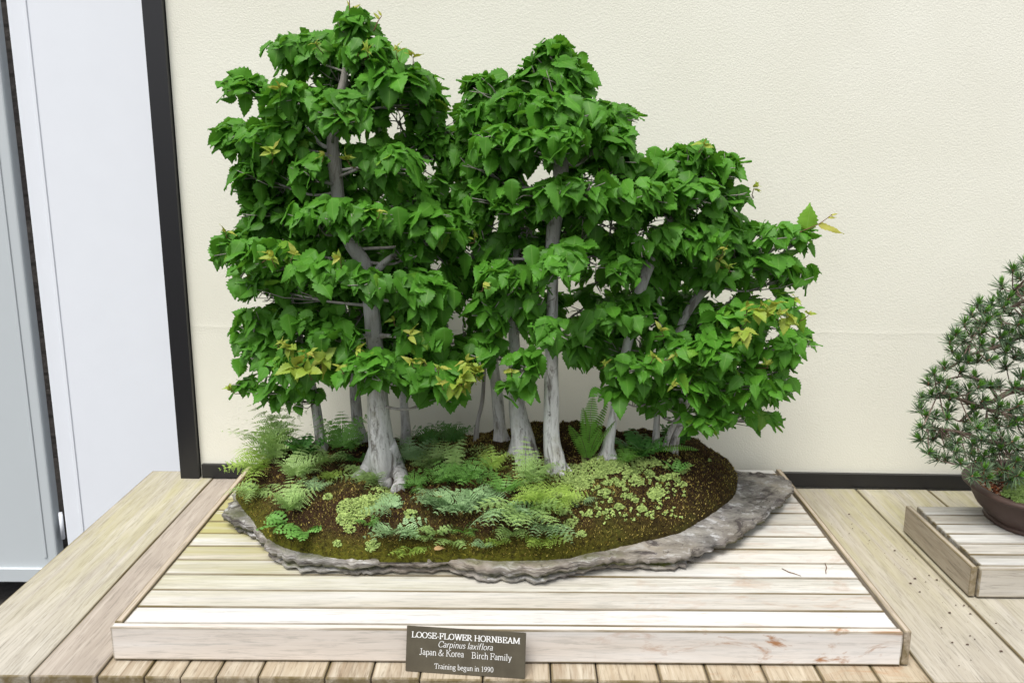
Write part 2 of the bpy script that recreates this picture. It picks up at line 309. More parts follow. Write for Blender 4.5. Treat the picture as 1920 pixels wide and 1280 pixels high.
# ------------------------------------------------------------------ main platform
fl, fr = PZ(207, 1176, ZP), PZ(1708, 1187, ZP); bl_, br_ = PZ(462, 876, ZP), PZ(1462, 879, ZP)
YPF = (fl.y + fr.y) / 2; YPB = min((bl_.y + br_.y) / 2, wallY(.9) - .03); XL = (fl.x + bl_.x) / 2; XR = (fr.x + br_.x) / 2
plat = empty('display_platform', ((XL + XR) / 2, YPF, ZD), 'large white weathered wooden platform carrying the stone slab and hornbeam forest', 'platform')
ys = [YPF + .0165] + [PZ(200, y, ZP).y for y in (1136, 1104)] ; pitch = .0605
while ys[-1] + pitch < YPB - .02: ys.append(ys[-1] + pitch)
ys.append(YPB)
for i, (a, b) in enumerate(zip(ys[:-1], ys[1:])):
    board('plank', [(XL + .016, a + .0012), (XR - .016, a + .0012), (XR - .016, b - .0012), (XL + .016, b - .0012)], ZP - .02, ZP + random.uniform(-.0007, .0007), M['wood_white' if i < 1 else 'wood_platform'], plat, .0018, tone=[.1, .25, .15, .3, .98, .2, .4, .55, .3, .5, .2, .45, .3, .2][i])
board('front_board', [(XL, YPF), (XR - .012, YPF), (XR - .012, YPF + .0155), (XL, YPF + .0155)], ZD + .003, ZP + .001, M['wood_fascia'], plat, .002, label='bleached front board with orange brown stains near its right end')
for x0, x1, y0 in ((XL, XL + .0145, YPF + .0165), (XR - .0105, XR + .002, YPF + .002)):
    board('side_board', [(x0, y0), (x1, y0), (x1, YPB), (x0, YPB)], ZD + .003, ZP + .0022, M['wood_side'], plat, .002)
# ------------------------------------------------------------------ stone slab
def px_out(L, z): return [PZ(a, b, z) for a, b in L]
ZT = ZP + .036
so = px_out([(425, 945), (434, 966), (468, 984), (497, 1006), (503, 1020), (540, 1036), (600, 1046), (700, 1050), (790, 1048), (862, 1050), (930, 1060), (1000, 1064), (1060, 1060), (1110, 1048), (1180, 1044), (1260, 1040), (1320, 1026), (1368, 1006),
             (1425, 968), (1462, 936), (1484, 908), (1474, 898), (1425, 885), (1361, 882), (1200, 872), (1000, 870), (800, 872), (600, 878), (500, 892), (452, 915)], ZT)
def closed(P, n):
    P = list(P); out = []; Q = [P[-1]] + P + [P[0], P[1]]
    for i in range(1, len(P) + 1):
        for k in range(n):
            t = k / n; a, b, c, d = Q[i - 1:i + 3]
            out.append(.5 * ((2 * b) + (c - a) * t + (2 * a - 5 * b + 4 * c - d) * t * t + (3 * b - a - 3 * c + d) * t ** 3))
    return out
def resample(P, N):
    P = np.array([tuple(p) for p in P]); P = np.vstack([P, P[:1]]); d = np.r_[0, np.cumsum(np.linalg.norm(np.diff(P, axis=0), axis=1))]
    s = np.linspace(0, d[-1], N, endpoint=False); return np.stack([np.interp(s, d, P[:, i]) for i in range(3)], 1)
def unit(a): return a / np.maximum(np.linalg.norm(a, axis=-1, keepdims=True), 1e-9)
def fn(x, y, z, s): return noise.fractal(Vector((x * s, y * s, z * s)), .6, 2.1, 5)
NS = 560; SO = resample(closed(so, 6), NS); cen = SO.mean(0)
nx = np.roll(SO, -2, 0) - np.roll(SO, 2, 0); nrm = np.stack([nx[:, 1], -nx[:, 0], 0 * nx[:, 0]], 1); nrm /= np.linalg.norm(nrm, axis=1)[:, None]
if ((SO - cen) * nrm).sum() < 0: nrm = -nrm
prof = [(-.15, .001), (-.11, .001), (-.085, .001), (-.06, .0), (-.04, -.001), (-.024, .0), (-.012, .001), (-.004, 0), (.0, -.003), (.002, -.007), (.001, -.012), (-.002, -.017), (-.016, -.0195), (-.012, -.0225), (-.001, -.0245), (-.003, -.030), (-.012, -.0345), (-.03, -.0355), (-.09, -.0358)]
V = []; A = []
for j, (o_, dz) in enumerate(prof):
    for i in range(NS):
        din = unit(cen - SO[i]) * abs(o_) if o_ < -.03 else -nrm[i] * -o_ * 1.0
        p = SO[i] + (din if o_ < -.03 else nrm[i] * o_); x, y = SO[i][0], SO[i][1]
        edge = max(0, 1 - abs(o_) / .03)
        e = fn(x, y, j * .0, 14) * .010 + fn(x, y, 3, 45) * .0055 if o_ > -.02 else 0
        rag = fn(x * 1.0, y, dz * 12 + 5, 42) * .0065 * edge
        z = ZT + dz + (fn(x, y, dz, 9) * .0035 + fn(p[0], p[1], 2, 28) * .0034) * (.55 if dz > -.002 and o_ < -.005 else 1)
        tip = max(0, (x - .35) / .35); lf = max(0, (-.55 - x) / .2)
        und = 1.0
        if dz < -.018: o2 = -tip * .10 - lf * .04 - .012 * (fn(x, y, 7, 6) + .3); p = p + (cen - SO[i]) / np.linalg.norm(cen - SO[i]) * -o2; und = 1 - .25 * tip
        if dz < -.034: z = ZP + .0012
        z = min(z + tip * .002, ZT + .012)
        V.append((p[0] + nrm[i][0] * (e + rag), p[1] + nrm[i][1] * (e + rag), max(z, ZP + .0011)))
        A.append((1.0 if (-.024 < dz < -.016) else (.55 if dz > -.002 and x < .2 else .12)) )
Fs = [(j * NS + i, j * NS + (i + 1) % NS, (j + 1) * NS + (i + 1) % NS, (j + 1) * NS + i) for j in range(len(prof) - 1) for i in range(NS)]
Fs += [tuple(range(NS)), tuple(range((len(prof) - 1) * NS, len(prof) * NS))[::-1]]
slab = mk('stone_slab', V, Fs, M['stone'], None, {'tint': A}); tag(slab, 'flat irregular grey slate slab holding the mossy forest', 'stone slab')
# ------------------------------------------------------------------ mound
mo = px_out([(440, 930), (462, 962), (499, 1009), (558, 1035), (640, 1046), (740, 1048), (860, 1048), (960, 1052), (1060, 1047), (1140, 1030), (1215, 1014), (1275, 1000), (1330, 968), (1372, 938), (1384, 912), (1378, 893), (1330, 882), (1150, 876), (900, 876), (650, 882), (520, 895), (465, 912)], ZT)
NM = 420; MO = resample(closed(mo, 6), NM); mc = MO.mean(0); mc[1] += .015
MA = np.arctan2(MO[:, 1] - mc[1], (MO[:, 0] - mc[0])); order = np.argsort(MA); MAs = MA[order]; MR = np.linalg.norm(MO[:, :2] - mc[None, :2], axis=1)[order]
def mr(x, y):
    a = math.atan2(y - mc[1], x - mc[0]); rr = np.interp(a, MAs, MR, period=2 * math.pi); return math.hypot(x - mc[0], y - mc[1]) / rr
def mh(x, y):
    r = min(1, mr(x, y)); H = .112 + .05 * (y - 1.74) ; H = min(max(H, .100), .120) + .012 * max(0, min(1, (x - .1) / .2)) * max(0, min(1, (1.9 - y) / .1)); H += .012 * math.sin(x * 7 + .6) + .014 * fn(x, y, 0, 6)
    if x > .35: H += .008
    return ZT - .002 + H * (1 - r ** 5.0) ** .62 + (.017 * fn(x, y, 1, 13) + .006 * fn(x, y, 2, 38)) * (1 - r ** 8)
_GX = np.linspace(-.72, .72, 420); _GY = np.linspace(1.5, 2.12, 200)
_GH = np.array([[mh(x, y) for x in _GX] for y in _GY]); _GR = np.array([[mr(x, y) for x in _GX] for y in _GY])
def _bil(G, x, y):
    fx = np.clip((np.asarray(x) + .72) / 1.44 * 419, 0, 418.99); fy = np.clip((np.asarray(y) - 1.5) / .62 * 199, 0, 198.99); i, j = fx.astype(int), fy.astype(int); a, b = fx - i, fy - j
    return (G[j, i] * (1 - a) + G[j, i + 1] * a) * (1 - b) + (G[j + 1, i] * (1 - a) + G[j + 1, i + 1] * a) * b
rings = 70; V = []; A = []
for j in range(rings + 1):
    t = (j / rings) ** .8
    for i in range(NM):
        x = mc[0] + (MO[i, 0] - mc[0]) * t; y = mc[1] + (MO[i, 1] - mc[1]) * t
        V.append((x, y, mh(x, y) if t < 1 else ZT - .006)); A.append(max(0, (t - .92) / .08) * min(1, max(.15, (.35 - x) / .3)))
Fs = [(j * NM + i, j * NM + (i + 1) % NM, (j + 1) * NM + (i + 1) % NM, (j + 1) * NM + i) for j in range(rings) for i in range(NM)]
mound = mk('soil_mound', V, Fs, M['soil'], None, {'tint': A}); tag(mound, 'brown and olive moss covered soil mound on the stone slab', 'soil mound')
def on_mound(px, py):
    d = ray(px, py); S_ = np.arange(1.5, 2.9, .0015); X = CP.x + d.x * S_; Yv = CP.y + d.y * S_; Z = CP.z + d.z * S_
    hit = np.nonzero((_bil(_GR, X, Yv) < 1) & (Z < _bil(_GH, X, Yv)) & (Yv < 2.1))[0]
    if len(hit): return CP + d * float(S_[hit[0]])
    p = PZ(px, py, ZT); return p if p.y < 2.08 else CP + d * (1.93 / d.y)
# moss tufts: tiny blades
NB = 95000; ang = rng.uniform(0, 2 * np.pi, NB); rr = np.sqrt(rng.uniform(0, 1, NB)) * .995; keep = []
R0 = np.interp(ang, MAs, MR, period=2 * np.pi)
bx, by = mc[0] + np.cos(ang) * rr * R0, mc[1] + np.sin(ang) * rr * R0
bz = _bil(_GH, bx, by)
c0 = np.stack([bx, by, bz - .001], 1); th = rng.uniform(0, 2 * np.pi, NB); wv = np.stack([np.cos(th), np.sin(th), 0 * th], 1) * rng.uniform(.0009, .0020, NB)[:, None]
ln_ = rng.normal(0, 1, (NB, 3)); ln_[:, 2] = np.abs(ln_[:, 2]) * 1.0 + .7; ln_[:, 0] += (bx - mc[0]) * .8; ln_[:, 1] -= .5; ln_ /= np.linalg.norm(ln_, axis=1)[:, None]; hgt = rng.uniform(.002, .0062, NB)[:, None]
V = np.stack([c0 - wv, c0 + wv, c0 + ln_ * hgt], 1).reshape(-1, 3); Fa = np.arange(NB * 3).reshape(-1, 3)
rim = np.clip((rr - .935) / .065, 0, 1) * np.clip((.35 - (bx + 0 * by)) / .3, .15, 1); tn = rng.uniform(0, 1, NB)
mt = mk('moss_tufts', V, Fa, M['moss'], None, {'tint': np.repeat(tn, 3), 'luv': np.stack([np.repeat(rim * .9, 3)] + [np.zeros(NB * 3)] * 2, 1)}, False)
tag(mt, 'short brown and olive moss covering the soil mound', 'moss', kind='stuff')
# ------------------------------------------------------------------ leaves
STN = np.array([0, .03, .08, .14, .20, .27, .34, .41, .48, .55, .62, .69, .76, .83, .89, .95, 1.0])
WD = np.array([0, .36, .66, .84, .94, 1.0, .99, .95, .89, .80, .70, .57, .44, .31, .19, .085, 0])
WD = WD * np.where(np.arange(len(WD)) % 2 == 0, .88, 1.09)
cx_ = np.array([-1, -.55, 0, .55, 1]); TX, TY = np.meshgrid(cx_, STN); TW = TX * WD[:, None]; TU = TX.ravel(); TV = TY.ravel(); TWf = TW.ravel()
TF = np.array([(r * 5 + c, r * 5 + c + 1, (r + 1) * 5 + c + 1, (r + 1) * 5 + c) for r in range(len(STN) - 1) for c in range(4)])
def leaf_mesh(B, T, Nn, L, W, fold, curl, tint, age):
    n = len(B); T = unit(T); Nn = unit(Nn - T * (Nn * T).sum(1, keepdims=True)); S = np.cross(T, Nn)
    s = TWf[None] * W[:, None] * .5; al = TV[None] * L[:, None]
    wav = np.sin(TV[None] * 11 + rng.uniform(0, 6, n)[:, None] + TU[None] * 1.5) * np.abs(TU)[None] * L[:, None] * .024
    arch = np.abs(TU)[None] ** 2 * W[:, None] * -.10
    z = fold[:, None] * np.abs(s) - curl[:, None] * TV[None] ** 2 * L[:, None] + wav + arch
    al = al * (1 - .25 * np.abs(curl)[:, None] * TV[None])
    bend = rng.normal(0, .06, n)[:, None] * L[:, None] * TV[None] ** 2; s = s + bend
    V = B[:, None] + S[:, None] * s[..., None] + T[:, None] * al[..., None] + Nn[:, None] * z[..., None]
    k = len(TWf); Fa = (TF[None] + (np.arange(n) * k)[:, None, None]).reshape(-1, 4)
    luv = np.stack([np.broadcast_to(TU, (n, k)), np.broadcast_to(TV, (n, k)), np.repeat(age[:, None], k, 1)], 2).reshape(-1, 3)
    return V.reshape(-1, 3), Fa, np.repeat(tint, k), luv
OUT = [(655, 6), (700, 20), (722, 52), (742, 74), (735, 95), (775, 112), (800, 124), (834, 132), (822, 152), (842, 178), (846, 200), (852, 178), (870, 165), (868, 142), (900, 132), (965, 142), (985, 122), (985, 95), (1000, 72), (1060, 78), (1085, 98), (1128, 108), (1118, 125), (1158, 145), (1140, 160), (1152, 185), (1180, 190), (1222, 212), (1200, 232), (1214, 262), (1222, 292), (1235, 280), (1262, 262), (1290, 262), (1330, 275), (1398, 280), (1388, 300), (1396, 335), (1385, 350), (1425, 368), (1392, 385), (1400, 402),
       (1440, 408), (1490, 415), (1535, 432), (1520, 455), (1534, 485), (1520, 500), (1552, 522), (1520, 535), (1505, 560), (1512, 580), (1500, 600), (1535, 635), (1548, 655), (1490, 672), (1498, 720), (1465, 755), (1468, 812), (1440, 800), (1400, 812), (1340, 820), (1308, 845), (1290, 815), (1230, 790), (1175, 775), (1120, 745), (1085, 720), (1050, 700), (1010, 740), (975, 775), (950, 745),
       (905, 700), (890, 745), (835, 778), (770, 752), (700, 738), (640, 748), (540, 778), (500, 768), (470, 742), (425, 738), (440, 700), (462, 668), (440, 645), (428, 625), (442, 588), (480, 580), (455, 560), (428, 565), (420, 535), (402, 505), (390, 465), (425, 435), (446, 430), (430, 395), (436, 345), (415, 305), (405, 288), (378, 260), (412, 235), (440, 222), (455, 210), (425, 208), (398, 195), (412, 165), (390, 146), (470, 138), (525, 138), (500, 112), (492, 92), (525, 82), (555, 56), (600, 60), (635, 62), (628, 48), (618, 30)]
HOLE = [(744, 240, 14, 22), (845, 215, 7, 22), (474, 222, 18, 5), (572, 167, 8, 6), (490, 572, 26, 10), (670, 268, 14, 5), (808, 325, 13, 9), (822, 503, 12, 12), (880, 480, 8, 12), (850, 618, 14, 26), (648, 578, 5, 8), (1068, 738, 24, 34), (1135, 430, 18, 12), (1205, 445, 12, 12), (1085, 585, 20, 10), (1350, 562, 26, 8), (1450, 628, 10, 8), (985, 345, 10, 6), (930, 425, 10, 14), (1205, 290, 8, 8), (440, 395, 10, 26), (1120, 500, 12, 16), (560, 640, 6, 6), (1395, 350, 22, 10), (1440, 560, 16, 8), (1240, 420, 12, 8), (1110, 345, 10, 8), (1010, 335, 8, 8), (1310, 402, 8, 5)]
CLEAR = {'A': [(612, 262, 642, 360, 1), (655, 452, 712, 500, 1), (684, 560, 712, 650, 1), (686, 738, 745, 910, 1), (630, 132, 660, 162, 1)],
         'B': [(1020, 398, 1052, 468, 1), (1022, 540, 1050, 602, 1), (1016, 655, 1052, 880, 1)], 'C': [(955, 425, 985, 505, 1), (955, 600, 978, 655, 1)]}
def inpoly(x, y, P):
    c = False; j = len(P) - 1
    for i in range(len(P)):
        if (P[i][1] > y) != (P[j][1] > y) and x < (P[j][0] - P[i][0]) * (y - P[i][1]) / (P[j][1] - P[i][1]) + P[i][0]: c = not c
        j = i
    return c
ALLCLEAR = [(c, 1.0) for v in CLEAR.values() for c in v]
LEAFPTS = []
def crown(tree, pads, Yt, axis, dens=1.0, tb=0.0, lim=(.031, .057), young=0.0):
    B, T, Nn, L, tint, age = [], [], [], [], [], []
    for (cx, cy, rx, ry, dy, *ex) in pads:
        Y = min(Yt + dy, 2.12); c = PY(cx, cy, Y); k = mpp(c); a, b = rx * k, ry * k; dz_ = min(a * .8, .07); extra = (ex[0] if ex else 0) + (20 if tb > .15 else 6)
        n = int(dens * (.0165 * rx * ry) + 5); ax = axis(c.z); ct = random.gauss(.0, .09)
        for _ in range(n):
            d = rng.normal(0, 1, 3); d[2] = d[2] if d[2] > -.4 or random.random() < .45 else abs(d[2]); d /= np.linalg.norm(d); 
            if random.random() < .35: d[1] = -abs(d[1])
            f = random.uniform(.5, 1.0); p = Vector((c.x + d[0] * a * f, c.y + d[1] * dz_ * f, c.z + d[2] * b * f))
            if p.y > 2.15: p.y = 2.15 - random.random() * .04
            px, py = proj(p)
            if not inpoly(px, py + 4, OUT): continue
            if any(((px - h[0]) / (h[2] + 9)) ** 2 + ((py + 6 - h[1]) / (h[3] + 12)) ** 2 < 1 for h in HOLE): continue
            if p.y < Yt + .03 + (0 if Yt < 1.8 else .0) and any(q[0] - 7 < px < q[2] + 7 and q[1] - 2 < py < q[3] + 2 for q, _w in ALLCLEAR) and p.y < 1.83: continue
            o = Vector((p.x - ax.x, p.y - ax.y, 0)).normalized() * .5 + Vector((d[0], d[1] - .45, 0)); o.normalize()
            dr = R(min(88, max(-12, random.gauss(6 + 50 * (1 - max(0, d[2])) - extra, 25))))
            o = Matrix.Rotation(random.gauss(0, .65), 3, 'Z') @ o
            t = o * math.cos(dr) + Vector((0, 0, -math.sin(dr))); nn = Vector((0, 0, math.cos(dr))) + o * math.sin(dr)
            nn = Matrix.Rotation(random.gauss(0, .5), 3, t) @ nn
            l = random.uniform(*lim) * (1 if random.random() > .18 else .68)
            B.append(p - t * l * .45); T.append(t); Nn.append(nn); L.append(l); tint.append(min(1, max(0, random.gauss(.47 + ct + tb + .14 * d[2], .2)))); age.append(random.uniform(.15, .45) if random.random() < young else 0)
            LEAFPTS.append((px, py, p.y, tree))
    n = len(B); B, T, Nn = (np.array([tuple(q) for q in A_]) for A_ in (B, T, Nn)); L = np.array(L)
    V, Fa, ti, luv = leaf_mesh(B, T, Nn, L, L * rng.uniform(.60, .80, n), rng.uniform(.0, .28, n), rng.uniform(-.04, .30, n), np.array(tint), np.array(age))
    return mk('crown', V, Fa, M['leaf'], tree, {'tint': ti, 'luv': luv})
NLEAF = 0
def grid(x0, x1, y0, y1, dy, rx=62, ry=42):
    out = []; y = y0; k = 0
    while y <= y1:
        x = x0 + (rx * .5 if k % 2 else 0)
        while x <= x1: out.append((x + random.uniform(-10, 10), y + random.uniform(-8, 8), rx, ry, dy, 0, 'g')); x += rx * 1.25
        y += ry * 1.5; k += 1
    return [q for q in out if all(inpoly(q[0] + a, q[1] + b, OUT) for a, b in ((0, -26), (30, 0), (-30, 0), (0, 20)))]
def tree(label, trunk, pads, roots=(), dens=1.0, tb=0.0, ymin=None, lim=(.031, .057), young=0.0, dark=.0, lean=0.0, branches=()):
    base = on_mound(*trunk[0][:2]); Yt = base.y if ymin is None else ymin
    t = empty('hornbeam_tree', base, label, 'tree', 'hornbeam trees planted as a forest on the slab')
    P = []; rad = []
    zs = [q[1] for q in trunk]
    for i, (px, py, r) in enumerate(trunk):
        p = base.copy() if i == 0 else PY(px, py, Yt + lean * i / len(trunk)); P.append(p); rad.append(r * mpp(p))
    P.insert(0, P[0] - Vector((0, 0, .02))); rad.insert(0, rad[0] * 1.15)
    Pc = catmull(P, 6); rc = np.interp(np.linspace(0, len(P) - 1, len(Pc)), np.arange(len(P)), rad)
    fs = random.random() * 9; nr = 4 + random.randrange(2)
    def lob(i, th):
        h = i / 6.0; fl = max(0, 1 - max(0, h - 1) / 1.3)
        return 1 + fl * .22 * math.sin(nr * th + fs) + .07 * math.sin(2 * th + i * .12 + fs) + .05 * noise.noise(Vector((math.cos(th) * 2, math.sin(th) * 2, i * .35 + fs)))
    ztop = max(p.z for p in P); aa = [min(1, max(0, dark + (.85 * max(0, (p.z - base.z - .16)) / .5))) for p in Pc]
    m = MB(); m.tube(Pc, list(rc), 20, aa, lobes=lob, seed=fs)
    for rt in roots:
        Q = [on_mound(*q[:2]) if k_ else PY(q[0], q[1], Yt) for k_, q in enumerate(rt)]; Q = catmull([Q[0]] + [q + Vector((0, -.004, .001)) for q in Q[1:]], 5)
        rr_ = np.interp(np.linspace(0, len(rt) - 1, len(Q)), np.arange(len(rt)), [q[2] * mpp(base) for q in rt]); m.tube(Q, list(rr_), 12, dark)
    m.build('trunk', M['bark'], t)
    zz = [p.z for p in Pc]
    def axis(z):
        i = min(range(len(Pc)), key=lambda i_: abs(Pc[i_].z - z)); return Pc[i]
    for (cx, cy, rx, ry, dy, *ex) in pads:
        c = PY(cx, cy, min(Yt + dy, 2.12)); k = mpp(c); i = min(range(len(Pc)), key=lambda i_: abs(Pc[i_].z - (c.z - .03))); s = Pc[i]
        m = MB(); mid = (s + c) / 2 + Vector((random.gauss(0, .010), random.gauss(0, .008), random.uniform(-.026, .012)))
        if len(ex) > 1: s = c + Vector((random.gauss(0, .02), 0, -.03)); mid = (s + c) / 2
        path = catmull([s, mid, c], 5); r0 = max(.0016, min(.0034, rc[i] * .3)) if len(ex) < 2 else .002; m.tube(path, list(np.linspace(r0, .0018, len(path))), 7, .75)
        for _ in range(9):
            d = Vector(rng.normal(0, 1, 3)); d.z *= .6; d.normalize(); e = c + Vector((d.x * rx * k * .85, d.y * .05, d.z * ry * k * .85)); st = path[random.randrange(len(path) // 2, len(path))]
            ep = proj(e)
            if not inpoly(ep[0], ep[1], OUT): continue
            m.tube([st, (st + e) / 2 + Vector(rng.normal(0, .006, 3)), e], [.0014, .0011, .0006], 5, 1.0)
        m.build('branch', M['bark'], t)
    for br in branches:
        m = MB(); Q = catmull([PY(q[0], q[1], Yt + q[3]) for q in br], 5); m.tube(Q, list(np.interp(np.linspace(0, len(br) - 1, len(Q)), np.arange(len(br)), [q[2] * mpp(base) for q in br])), 9, .45); m.build('branch', M['bark'], t)
    cr = crown(t, pads, Yt, axis, dens, tb, lim, young)
    return t, Yt
tA, YA = tree('tallest hornbeam, its thick pale trunk bending left above the middle',
  [(722, 892, 21), (720, 866, 25), (714, 820, 24), (708, 745, 21), (703, 650, 17), (694, 560, 15), (685, 500, 14), (655, 450, 12.5), (637, 385, 11.5), (628, 310, 12), (624, 260, 10.5), (635, 190, 9), (646, 145, 8), (652, 80, 5), (656, 30, 2)],
  [(665, 55, 42, 36, 0), (700, 108, 66, 34, -.03), (565, 100, 62, 34, 0), (635, 118, 66, 30, .05), (455, 172, 56, 32, 0), (552, 185, 72, 34, -.06), (640, 208, 60, 42, -.12), (745, 160, 70, 42, -.05), (800, 195, 36, 44, .02), (430, 262, 44, 34, 0), (512, 265, 78, 40, -.04),
   (590, 300, 55, 40, .09), (485, 330, 58, 44, 0), (580, 325, 50, 42, -.06), (735, 310, 70, 42, -.09), (775, 375, 60, 42, 0), (820, 290, 42, 56, .03), (500, 400, 60, 40, .02), (590, 408, 60, 36, -.08), (690, 408, 62, 34, -.12), (790, 420, 74, 42, -.07), (862, 440, 40, 52, 0),
   (430, 468, 40, 32, 0), (500, 480, 76, 36, -.06), (610, 515, 82, 38, -.12), (500, 540, 60, 36, 0), (790, 550, 70, 50, -.1), (750, 480, 50, 46, .04), (850, 520, 40, 50, .04), (580, 612, 74, 38, -.02), (640, 635, 58, 34, -.1), (800, 628, 70, 40, -.08),
   (560, 695, 80, 40, -.08), (690, 695, 70, 34, -.14), (800, 708, 72, 42, -.1), (835, 742, 44, 24, -.06), (870, 690, 36, 34, -.04), (760, 690, 50, 40, .04), (642, 402, 46, 28, -.15), (692, 530, 46, 26, -.16), (672, 430, 40, 22, -.14), (768, 470, 32, 26, -.06), (700, 690, 44, 30, -.17), (640, 232, 40, 20, -.14)] + grid(470, 850, 110, 700, .05, 56, 40),
  roots=[[(708, 845, 18), (690, 876, 14), (664, 896, 6)], [(714, 845, 14), (727, 884, 8), (730, 905, 7), (726, 916, 5)], [(724, 832, 19), (744, 874, 16), (753, 898, 14), (746, 920, 13)]], young=.03, dens=1.25,
  branches=[[(700, 518, 8, -.01), (712, 502, 7, -.02), (734, 482, 5, -.03), (765, 468, 3, -.03)], [(700, 632, 3.5, -.01), (670, 628, 3, -.04), (640, 634, 2, -.06)], [(712, 628, 4, -.01), (735, 630, 3.5, -.04), (760, 634, 2, -.05)], [(622, 280, 4, 0), (598, 268, 3.5, 0), (575, 235, 2.5, 0)]])
tB, YB = tree('straight central hornbeam with smooth pale trunk flaring into roots on the right',
  [(1042, 876, 17), (1039, 855, 18), (1034, 820, 14.5), (1034, 740, 14), (1034, 640, 12.5), (1036, 550, 11), (1036, 450, 14), (1046, 380, 14), (1052, 310, 14), (1045, 240, 10), (1038, 160, 6), (1032, 90, 2.5)],
  [(1035, 105, 44, 30, 0), (1068, 150, 62, 38, -.03), (1000, 150, 40, 36, .02), (905, 168, 46, 30, .02), (900, 230, 56, 44, 0), (970, 200, 56, 38, -.04), (1050, 215, 76, 38, -.1), (1150, 222, 56, 34, 0), (940, 272, 70, 40, -.08), (1030, 268, 84, 38, -.14), (1130, 270, 66, 40, -.06),
   (1180, 300, 44, 42, .03), (890, 310, 44, 38, .04), (930, 375, 64, 36, -.03), (1010, 368, 74, 34, -.1), (1098, 360, 54, 42, -.12), (1200, 370, 72, 34, -.08), (1130, 420, 60, 38, -.05), (1060, 482, 66, 34, -.14), (900, 440, 46, 46, .05), (1110, 480, 40, 30, -.02), (1085, 640, 44, 40, -.02), (1046, 505, 44, 30, -.17), (1034, 622, 46, 26, -.17), (1050, 360, 46, 30, -.15), (960, 390, 40, 24, -.08)] + grid(900, 1200, 120, 480, .05, 56, 40),
  roots=[[(1040, 846, 8), (1054, 869, 8), (1070, 884, 4)], [(1040, 846, 10), (1048, 874, 9), (1054, 890, 5)], [(1034, 846, 9), (1032, 872, 8), (1028, 886, 4)]], dens=1.25)
tC, YC = tree('pale hornbeam with swollen base just left of the straight central trunk',
  [(982, 848, 24), (980, 820, 20), (970, 765, 15), (966, 700, 12), (964, 640, 11), (962, 560, 9), (965, 480, 10), (972, 430, 9), (985, 380, 8), (975, 330, 4), (965, 280, 2)],
  [(940, 522, 58, 36, -.12), (1000, 560, 52, 40, -.1), (925, 582, 52, 40, -.08), (985, 500, 50, 40, .06), (912, 660, 40, 34, -.08), (985, 692, 46, 46, -.14), (1000, 610, 40, 40, -.06), (960, 730, 34, 30, -.08), (940, 340, 50, 40, .05)],
  roots=[[(975, 815, 14), (960, 845, 8), (950, 856, 4)], [(985, 820, 14), (996, 848, 8), (998, 858, 4)]], dens=1.2)
tree('slender hornbeam with grey trunk, third trunk left of the straight central one',
  [(940, 826, 16), (937, 800, 12), (932, 740, 11), (925, 680, 9), (921, 630, 8), (915, 540, 6), (910, 460, 4)], grid(900, 1010, 400, 640, .06, 60, 42), dark=.3, tb=-.12, dens=.9)
tree('thinnest dark stemmed hornbeam between the thick and slender trunks',
  [(893, 822, 5), (896, 790, 4), (905, 745, 4), (908, 660, 3), (900, 560, 2)], grid(850, 900, 440, 690, .06, 50, 40), dark=.8, tb=-.12, dens=.8)
tree('slim grey hornbeam standing right behind the thick trunk',
  [(762, 829, 10), (761, 800, 9), (757, 750, 8), (752, 650, 7), (760, 560, 5), (765, 450, 4), (760, 350, 2)], grid(730, 840, 330, 690, .08, 60, 42), dark=.25, tb=-.12, dens=.9)
tree('grey hornbeam standing just left behind the thick trunk',
  [(674, 818, 13), (670, 790, 10), (666, 740, 10), (660, 650, 8), (640, 560, 7), (632, 440, 5), (600, 300, 3)], grid(590, 690, 230, 690, .10, 60, 42), dark=.25, tb=-.12, dens=.9)
tree('leftmost hornbeam with a slim grey trunk among the ferns',
  [(604, 842, 11), (599, 810, 9), (591, 755, 8.5), (575, 680, 7), (550, 590, 8), (545, 540, 8), (585, 470, 8), (590, 420, 5), (560, 330, 3)],
  [(480, 612, 40, 36, .0), (500, 672, 58, 32, -.02), (500, 738, 48, 26, -.04), (460, 640, 30, 30, 0), (570, 745, 40, 22, -.02), (455, 722, 32, 22, -.03)] + grid(480, 580, 250, 700, .06, 56, 40), dark=.25, tb=-.04, dens=1.0)
tD, YDt = tree('hornbeam with pale curved trunk rising beside the long sword fern',
  [(1138, 858, 17), (1140, 838, 12), (1150, 780, 9), (1160, 720, 9), (1178, 640, 9), (1200, 545, 10), (1225, 480, 10), (1262, 415, 9), (1285, 350, 6), (1298, 295, 3)],
  [(1300, 300, 46, 30, 0), (1258, 320, 54, 36, .02), (1350, 318, 52, 36, .0), (1300, 370, 76, 42, -.06), (1240, 395, 50, 34, 0), (1385, 372, 32, 18, 0), (1210, 455, 62, 38, -.08), (1290, 450, 76, 38, -.06), (1160, 505, 62, 36, -.1), (1235, 520, 56, 42, .05), (1340, 420, 50, 36, .03)] + grid(1210, 1360, 310, 500, .05, 50, 36),
  roots=[[(1140, 835, 9), (1150, 855, 7), (1155, 862, 4)], [(1138, 835, 9), (1128, 855, 7), (1120, 862, 4)]], dens=1.2)
tE, YE = tree('thin hornbeam right of the curved trunk with foliage low over the mound',
  [(1229, 842, 7), (1231, 800, 6), (1234, 740, 6), (1240, 650, 5), (1235, 560, 4), (1210, 480, 3)],
  [(1130, 600, 70, 38, -.16), (1190, 585, 62, 36, -.1), (1105, 650, 52, 44, -.04), (1190, 690, 60, 34, -.16), (1150, 742, 54, 26, -.14), (1250, 655, 52, 38, -.12), (1150, 670, 50, 40, .02), (1240, 745, 48, 34, -.06)] + grid(1100, 1260, 330, 700, .10, 60, 42), tb=.02, dens=1.1, dark=.2)
